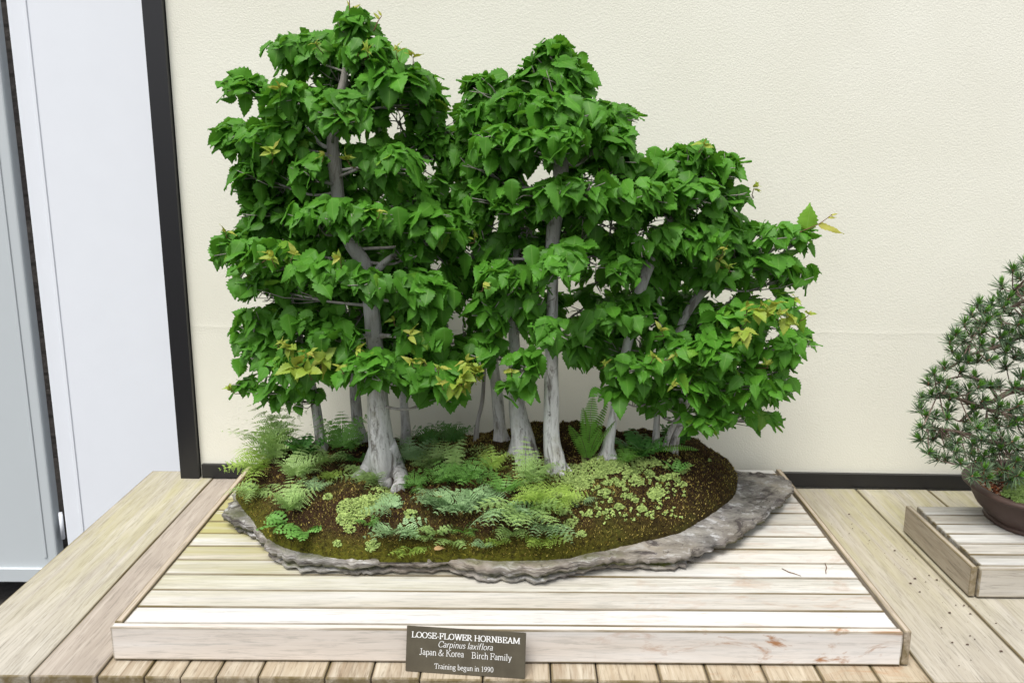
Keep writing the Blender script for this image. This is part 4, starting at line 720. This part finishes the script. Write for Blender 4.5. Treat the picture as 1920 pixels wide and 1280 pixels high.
# serif lettering: strokes 'x,y x,y' (units: x-height .46, cap .68); w = thick, thin; serif flags by glyph
def arc(cx, cy, rx, ry, a0, a1, n=14): return [(cx + rx * math.cos(R(a0 + (a1 - a0) * i / n)), cy + ry * math.sin(R(a0 + (a1 - a0) * i / n))) for i in range(n + 1)]
C_ = .68; X_ = .46
GL = {  # char: (advance, [strokes]); a stroke = points; ('s', x, y, halfwidth) = horizontal serif
 'L': (.62, [[(.14, 0), (.14, C_)], [(.02, .015), (.56, .015), (.58, .18)], ('s', .14, C_, .12)]), 'O': (.74, [arc(.37, .34, .31, .335, 0, 360, 24)]),
 'S': (.54, [arc(.27, .50, .19, .165, 30, 250, 12) + arc(.27, .18, .20, .165, 70, -150, 12)]), 'E': (.63, [[(.14, 0), (.14, C_)], [(.02, .015), (.56, .015), (.59, .17)], [(.02, C_ - .015), (.54, C_ - .015), (.55, .53)], [(.14, .35), (.42, .35)], [(.42, .26), (.42, .44)]]),
 '-': (.34, [[(.04, .22), (.29, .22)]]), 'F': (.59, [[(.14, 0), (.14, C_)], [(.02, C_ - .015), (.53, C_ - .015), (.54, .52)], [(.14, .35), (.42, .35)], [(.42, .26), (.42, .44)], ('s', .14, 0, .13)]),
 'W': (.98, [[(.10, C_), (.32, 0), (.50, .60)], [(.48, C_), (.70, 0), (.90, C_)], ('s', .10, C_, .10), ('s', .48, C_, .10), ('s', .90, C_, .08)]), 'R': (.70, [[(.14, 0), (.14, C_)], [(.02, C_ - .015), (.30, C_ - .015)] + arc(.32, .50, .19, .165, 90, -90, 10) + [(.14, .335)], [(.32, .335), (.58, .015), (.69, .015)], ('s', .14, 0, .12)]),
 'H': (.77, [[(.14, 0), (.14, C_)], [(.62, 0), (.62, C_)], [(.14, .35), (.62, .35)], ('s', .14, 0, .12), ('s', .14, C_, .12), ('s', .62, 0, .12), ('s', .62, C_, .12)]), 'N': (.74, [[(.14, 0), (.14, C_), (.60, .02), (.60, C_)], ('s', .14, 0, .11), ('s', .10, C_, .10), ('s', .60, C_, .12)]),
 'B': (.66, [[(.14, 0), (.14, C_)], [(.02, C_ - .015), (.30, C_ - .015)] + arc(.32, .51, .17, .155, 90, -90, 10) + [(.14, .35)], [(.30, .35)] + arc(.34, .185, .21, .17, 90, -90, 10) + [(.02, .015)]]), 'A': (.71, [[(.09, 0), (.35, C_), (.61, 0)], [(.19, .22), (.52, .22)], ('s', .09, 0, .10), ('s', .61, 0, .11)]),
 'M': (.92, [[(.12, 0), (.14, C_), (.45, .06), (.76, C_), (.78, 0)], ('s', .12, 0, .10), ('s', .12, C_, .10), ('s', .78, 0, .12), ('s', .80, C_, .10)]), 'C': (.67, [arc(.37, .34, .31, .335, 42, 318, 22), [(.59, .48), (.60, .66)]]), 'J': (.42, [[(.25, C_), (.25, .14)] + arc(.13, .12, .12, .13, 0, -150, 8), ('s', .25, C_, .12)]),
 'K': (.72, [[(.14, 0), (.14, C_)], [(.58, C_), (.16, .33)], [(.27, .42), (.62, 0)], ('s', .14, 0, .12), ('s', .14, C_, .12), ('s', .58, C_, .10), ('s', .64, 0, .10)]), 'T': (.61, [[(.30, 0), (.30, C_)], [(.03, .52), (.05, C_ - .015), (.56, C_ - .015), (.58, .52)], ('s', .30, 0, .12)]),
 '&': (.78, [[(.70, .36), (.52, .12)] + arc(.26, .17, .20, .17, -20, -250, 10) + [(.44, .50)] + arc(.34, .54, .12, .13, -20, 200, 9) + [(.34, .30), (.56, .02), (.72, .04)]]),
 'a': (.44, [arc(.20, .34, .13, .11, 150, 0, 8) + [(.33, .06), (.42, .03)], arc(.19, .13, .14, .12, 60, 340, 12)]), 'r': (.34, [[(.11, 0), (.11, .44)], arc(.26, .32, .13, .13, 170, 60, 6), ('s', .11, 0, .09), ('s', .08, .44, .05)]), 'p': (.50, [[(.11, -.21), (.11, .44)], arc(.26, .23, .18, .22, 150, -150, 14), ('s', .11, -.21, .09), ('s', .07, .44, .05)]),
 'i': (.27, [[(.13, 0), (.13, .44)], [(.13, .60), (.13, .66)], ('s', .13, 0, .10), ('s', .09, .44, .05)]), 'n': (.50, [[(.10, 0), (.10, .44)], arc(.26, .31, .14, .14, 160, 0, 9) + [(.40, 0)], ('s', .10, 0, .08), ('s', .40, 0, .08), ('s', .07, .44, .05)]), 'u': (.50, [[(.10, .44)] + arc(.24, .14, .14, .14, 180, 360, 9) + [(.38, .44)], [(.38, .44), (.38, .02), (.46, .02)], ('s', .08, .44, .05), ('s', .35, .44, .05)]),
 's': (.38, [arc(.19, .34, .12, .10, 20, 255, 9) + arc(.19, .12, .13, .11, 70, -160, 9)]), 'l': (.27, [[(.13, 0), (.13, .70)], ('s', .13, 0, .10), ('s', .09, .70, .05)]), 'x': (.50, [[(.06, .43), (.40, 0)], [(.42, .43), (.06, 0)], ('s', .08, .44, .08), ('s', .40, .44, .07), ('s', .08, 0, .07), ('s', .40, 0, .08)]),
 'f': (.33, [[(.12, 0), (.12, .52)] + arc(.24, .55, .12, .13, 180, 45, 6), [(.02, .43), (.27, .43)], ('s', .12, 0, .09)]), 'o': (.50, [arc(.25, .22, .19, .225, 0, 360, 18)]), 'e': (.44, [[(.07, .26), (.37, .26)] + arc(.22, .23, .16, .22, 10, 310, 16)]), 'c': (.44, [arc(.24, .22, .17, .22, 45, 315, 14)]),
 'h': (.50, [[(.10, 0), (.10, .70)], arc(.26, .31, .14, .14, 160, 0, 9) + [(.40, 0)], ('s', .10, 0, .08), ('s', .40, 0, .08), ('s', .07, .70, .05)]), 'm': (.78, [[(.10, 0), (.10, .44)], arc(.25, .32, .13, .13, 160, 0, 8) + [(.38, 0)], arc(.52, .32, .13, .13, 160, 0, 8) + [(.66, 0)], ('s', .10, 0, .08), ('s', .38, 0, .08), ('s', .66, 0, .08), ('s', .07, .44, .05)]),
 'y': (.50, [[(.07, .44), (.26, .02)], [(.44, .44), (.20, -.16), (.08, -.20)], ('s', .08, .44, .08), ('s', .43, .44, .07)]), 'g': (.50, [arc(.22, .30, .14, .15, 0, 360, 14), [(.30, .42), (.46, .43)], [(.14, .17), (.12, .08), (.36, .03)] + arc(.24, -.10, .18, .11, 40, -220, 12)]), 'b': (.50, [[(.10, 0), (.10, .70)], arc(.26, .22, .18, .22, 150, -150, 14), ('s', .07, .70, .05)]),
 '1': (.50, [[(.14, .58), (.27, .66), (.27, 0)], ('s', .27, 0, .13)]), '9': (.50, [arc(.25, .46, .17, .20, 0, 360, 14), [(.42, .44), (.36, .16), (.10, 0)]]), '0': (.50, [arc(.25, .34, .18, .33, 0, 360, 18)]), ' ': (.25, [])}
def text(name, s, cx, y, size, bold, ital, target):
    adv = sum(GL[c][0] for c in s) * size; k = target / adv; V, Fs = [], []; x = cx - target / 2
    Wk, Wn = (.120, .055) if bold else (.072, .040)
    cnt = [0]
    def put(a, b_, wa):
        # a stroke segment: width follows direction (upright strokes thick, level strokes thin)
        cnt[0] += 1; zz = .0004 + .00001 * (cnt[0] % 23)
        d = Vector((b_[0] - a[0], b_[1] - a[1])); L = d.length
        if L < 1e-5: return
        d /= L; vert = abs(d.y); wd_ = (Wn + (Wk - Wn) * vert ** 1.3) if wa is None else wa; n = Vector((-d.y, d.x)) * wd_ / 2; e = d * wd_ * .18; pts = [(a[0] - e.x + n.x, a[1] - e.y + n.y), (a[0] - e.x - n.x, a[1] - e.y - n.y), (b_[0] + e.x - n.x, b_[1] + e.y - n.y), (b_[0] + e.x + n.x, b_[1] + e.y + n.y)]
        i0 = len(V)
        for q in pts:
            qx = q[0] + (q[1] * .24 if ital else 0); V.append(tuple(bl + ex_ * (x + qx * size * k) + ey * (y + q[1] * size) + ez * zz))
        Fs.append((i0, i0 + 1, i0 + 2, i0 + 3))
    for c in s:
        ad, st = GL[c]
        for q in st:
            if q[0] == 's':
                if not ital or c.isupper(): sw = q[3] * (.8 if c.islower() or c == '1' else 1); put((q[1] - sw, q[2] + (.012 if q[2] < .1 else -.012)), (q[1] + sw, q[2] + (.012 if q[2] < .1 else -.012)), Wn * .9)
            else:
                for a, b_ in zip(q[:-1], q[1:]): put(a, b_, None)
        x += ad * size * k
    mk(name, V, Fs, M['letter'], sg, None, False)
M['letter'] = flat('white_engraved_letters', (.82, .82, .80), .6)
S = h / 160.0   # the plaque is about 160 crop px high in the photo study
u_ = width / 225.0
text('lettering', 'LOOSE-FLOWER HORNBEAM', width * .498, h * .755, h * .185, True, False, width * .91)
text('lettering', 'Carpinus laxiflora', width * .498, h * .575, h * .195, False, True, width * .46)
text('lettering', 'Japan & Korea', width * .302, h * .385, h * .20, False, False, width * .375)
text('lettering', 'Birch Family', width * .720, h * .375, h * .20, False, False, width * .335)
text('lettering', 'Training begun in 1990', width * .492, h * .10, h * .165, False, False, width * .495)
# ------------------------------------------------------------------ second platform, pot, pine
q0, q1 = PZ(1838, 1067, ZP), PZ(1704, 949, ZP); X2 = (q0.x + q1.x) / 2; Y2a, Y2b = q0.y, q1.y
p2 = empty('display_platform', (X2 + .3, Y2a, ZD), 'smaller grey wooden platform at the right edge under the brown pot', 'platform')
n2 = 6; yy = np.linspace(Y2a + .016, Y2b, n2 + 1)
for a, b_ in zip(yy[:-1], yy[1:]): board('plank', [(X2 + .014, a + .001), (X2 + .62, a + .001), (X2 + .62, b_ - .001), (X2 + .014, b_ - .001)], ZP - .02, ZP + random.uniform(-.0006, .0006), M['wood_pine'], p2, .0018)
board('front_board', [(X2 + .004, Y2a), (X2 + .63, Y2a), (X2 + .63, Y2a + .015), (X2 + .004, Y2a + .015)], ZD + .004, ZP + .001, M['wood_pine'], p2, .002)
board('side_board', [(X2 - .011, Y2a + .004), (X2 + .0015, Y2a + .004), (X2 + .0015, Y2b), (X2 - .011, Y2b)], ZD + .004, ZP + .0022, M['wood_pine_side'], p2, .002)
ptm = NT('brown_unglazed_clay', .55, .35); pp = ptm.pos(); ptm.base(ptm.ramp(ptm.noise(pp, 12, 5), [(.3, (.050, .030, .024)), (.7, (.075, .047, .038))])); ptm.bump(ptm.noise(pp, 220, 3), .15, .0008)
HR = .085; pa, pb = .215, .165; lft = PZ(1822, 908, ZP + HR); pcx, pcy = lft.x + pa, lft.y + .0
pot = empty('bonsai_pot', (pcx, pcy, ZP), 'round rimmed dark brown clay pot on the right platform', 'pot')
def oval(mb, prof_, n=96, N=2.4):
    V = []; 
    for (s, z) in prof_:
        for i in range(n):
            th = 2 * math.pi * i / n; c, s_ = math.cos(th), math.sin(th); r = (abs(c) ** N + abs(s_) ** N) ** (-1 / N); V.append((pcx + c * r * (pa + s), pcy + s_ * r * (pb + s), ZP + z))
    k = len(prof_); mb.add(V, [(j * n + i, j * n + (i + 1) % n, (j + 1) * n + (i + 1) % n, (j + 1) * n + i) for j in range(k - 1) for i in range(n)])
m = MB(); oval(m, [(-.05, .008), (-.052, .012), (-.046, .018), (-.032, .032), (-.022, .05), (-.018, .066), (-.016, .071), (-.008, .074), (-.001, .077), (0, .081), (-.002, .085), (-.008, .0865), (-.018, .085), (-.020, .078), (-.021, .06), (-.03, .05)]); m.build('pot_body', ptm.m, pot)
m = MB(); oval(m, [(-.09, .001), (-.052, .001), (-.048, .003), (-.050, .0115), (-.09, .0115)]); m.build('pot_foot', ptm.m, pot)
gsm = NT('bark_chip_soil', .9, .15); tn_ = gsm.attr('tint'); gsm.base(gsm.ramp(tn_, [(0, (.05, .02, .012)), (.4, (.20, .06, .025)), (.7, (.33, .13, .06)), (.86, (.24, .14, .09)), (.95, (.5, .42, .34))]))
V = []; Fs = []; A = []
m = MB(); oval(m, [(-.0215, .070), (-.08, .078), (-.15, .084), (-.165, .085)]); 
o = m.build('soil_bed', gsm.m); o['label'] = 'dark soil filling the brown pot'; o.parent = pot; o.matrix_parent_inverse = Matrix.Translation(-Vector(pot.location))
for _ in range(3400):
    a = random.random() * 6.283; s = math.sqrt(random.random()) * .88; x, y = pcx + math.cos(a) * s * pa, pcy + math.sin(a) * s * pb
    if x > pcx + .10: continue
    z = ZP + .072 + .012 * (1 - s); r = random.uniform(.0018, .0042); n = Vector(rng.normal(0, 1, 3)); n.z = abs(n.z) + .6; n.normalize(); ax = n.orthogonal().normalized(); ay = n.cross(ax); b0 = len(V); tt = random.random()
    for j in range(5): th = 6.283 * j / 5; V.append(tuple(Vector((x, y, z)) + (ax * math.cos(th) * 1.5 + ay * math.sin(th)) * r)); A.append(tt)
    V.append(tuple(Vector((x, y, z)) + n * r * .7)); A.append(tt); Fs += [(b0 + j, b0 + (j + 1) % 5, b0 + 5) for j in range(5)]
tag(mk('bark_chips', V, Fs, gsm.m, None, {'tint': A}, False), 'reddish bark chips and grit on the soil in the brown pot', 'bark chips', kind='stuff')
leaflets([(1905, 920, 24, 260), (1925, 912, 26, 260), (1890, 926, 12, 80), (1915, 935, 18, 120), (1950, 925, 26, 200)], 'ground_cover', leafm('olive_ground_cover', (.13, .20, .05), (.2, .25, .06), .1, .15), 'olive green clubmoss patch in the brown pot', (.003, .0055), z0=ZP + .084)
pine = empty('pine_bonsai', (pcx, pcy, ZP + .08), 'small pine bonsai with short needles in the brown pot at right', 'tree')
pbk = NT('pine_bark', .9, .1); pv = pbk.pos((1, 1, .6)); pbk.base(pbk.ramp(pbk.noise(pv, 60, 6, .7), [(.3, (.07, .045, .035)), (.6, (.24, .18, .145)), (.75, (.34, .28, .24))])); pbk.bump(pbk.noise(pv, 80, 5), .7, .004)
ndm = NT('pine_needles', .5, .3); tn_ = ndm.attr('tint'); ndm.base(ndm.ramp(tn_, [(0, (.07, .12, .07)), (.45, (.15, .22, .11)), (.6, (.12, .30, .04)), (1, (.20, .45, .06))]))
bdm = flat('pine_bud_scales', (.30, .15, .09), .8)
YPN = pcy
PB = lambda px, py, dy=0: PY(px, py, YPN + dy)
m = MB(); m.tube(catmull([Vector((PB(1990, 900).x, YPN, ZP + .07)), PB(1985, 850), PB(2005, 780), PB(1975, 700), PB(1960, 620), PB(1965, 540), PB(1960, 480)], 6), list(np.linspace(.026, .006, 37)), 14, lobes=lambda i, th: 1 + .12 * math.sin(3 * th + i * .4)); m.build('trunk', pbk.m, pine)
brs = [([(1965, 700), (1920, 728), (1890, 736), (1862, 752), (1830, 765), (1800, 790)], .008), ([(1985, 800), (1930, 790), (1880, 775), (1820, 755), (1770, 735)], .006), ([(1990, 840), (1930, 838), (1870, 830), (1800, 810), (1740, 800)], .006), ([(1970, 640), (1920, 630), (1870, 650), (1820, 665), (1780, 690)], .006), ([(1990, 860), (1930, 862), (1880, 850), (1820, 868)], .005),
       ([(1962, 560), (1930, 560), (1890, 580), (1850, 600), (1820, 640)], .005), ([(1962, 520), (1930, 530), (1900, 545)], .004), ([(1870, 745), (1850, 720), (1810, 705), (1760, 715)], .004), ([(1840, 765), (1800, 750), (1760, 735)], .003), ([(1870, 830), (1850, 800), (1850, 770)], .003), ([(2000, 760), (2050, 740), (2110, 750)], .006), ([(1970, 620), (2030, 600), (2080, 620)], .005), ([(1990, 830), (2060, 830), (2120, 840)], .005)]
bpts = []
for pts, r in brs:
    dyy = random.uniform(-.06, .04); Q = catmull([PB(a, b_, dyy * i / len(pts)) for i, (a, b_) in enumerate(pts)], 5); m = MB(); m.tube(Q, list(np.linspace(r, r * .35, len(Q))), 8); bpts += [(q, k_ / len(Q)) for k_, q in enumerate(Q)]
    m.build('branch', pbk.m, pine)
PP = [(1925, 490), (1900, 500), (1876, 522), (1868, 560), (1850, 575), (1832, 560), (1812, 600), (1785, 630), (1768, 680), (1745, 705), (1730, 740), (1720, 780), (1722, 830), (1735, 862), (1770, 860), (1800, 880), (1850, 905), (1885, 905), (1920, 885), (2120, 880), (2200, 800), (2150, 650), (2050, 520), (1960, 470)]
PH = [(1925, 690, 22, 8), (1830, 690, 14, 5), (1905, 812, 14, 6), (1760, 760, 8, 8), (1860, 620, 10, 6), (1888, 742, 22, 9), (1868, 705, 26, 8), (1800, 775, 12, 8), (1845, 775, 10, 8), (1790, 712, 8, 5), (1775, 800, 8, 5)]
tufts = []; tries = 0
while tries < 9000 and len(tufts) < 330:
    tries += 1; px = random.uniform(1715, 2200); py = random.uniform(475, 905)
    if px > 1960 and random.random() < .8: continue
    if not inpoly(px, py, PP) or any(((px - h_[0]) / (h_[2] + 9)) ** 2 + ((py - h_[1]) / (h_[3] + 9)) ** 2 < 1 for h_ in PH): continue
    dy = random.uniform(-.12, .07)
    if any((px - a) ** 2 + (py - b_) ** 2 < 270 for a, b_, c in tufts): continue
    tufts.append((px, py, dy))
V = []; A = []; tw = MB(); bd = MB()
for (px, py, dy) in tufts:
    c = PB(px, py, dy); s = min(bpts, key=lambda q: (q[0] - c).length)[0]
    ax = (c - s); ax = (ax.normalized() if ax.length > .001 else Vector((0, 0, 1))) * .6 + Vector((random.gauss(0, .3), -.35 + random.gauss(0, .2), 1.0)); ax.normalize()
    if (c - s).length < .2: tw.tube([s, (s + c) / 2 - Vector((0, 0, .008)), c - ax * .006], [.0016, .0013, .0011], 5)
    bd.tube([c - ax * .009, c - ax * .002, c + ax * .004], [.0014, .0022, .0007], 6)
    x = ax.orthogonal().normalized(); y = ax.cross(x); size = random.uniform(.85, 1.2)
    for k_ in range(88):
        new = k_ < 38; th = random.random() * 6.283; po_ = random.uniform(.05, .55) if new else random.uniform(.55, 1.75); d = ax * math.cos(po_) + (x * math.cos(th) + y * math.sin(th)) * math.sin(po_)
        L = (random.uniform(.012, .019) if new else random.uniform(.018, .027)) * size; st_ = c + ax * (random.uniform(-.001, .004) if new else random.uniform(-.009, .0)); wv2 = d.cross(Vector(rng.normal(0, 1, 3))).normalized() * .0009; e = st_ + d * L; mid = st_ + d * L * .6
        V += [st_ - wv2, st_ + wv2, mid + wv2, mid - wv2, mid - wv2, mid + wv2, e + wv2 * .25, e - wv2 * .25]; tt = random.uniform(.6, 1) if new and random.random() < .9 else random.uniform(0, .48); A += [tt] * 8
V = np.array([tuple(v) for v in V]); mk('needles', V, np.arange(len(V)).reshape(-1, 4), ndm.m, pine, {'tint': A}, False)
tw.build('twigs', pbk.m, pine)['kind'] = 'stuff'; bd.build('buds', bdm, pine)['kind'] = 'stuff'
print('leaves', len(LEAFPTS), 'tufts', len(tufts))
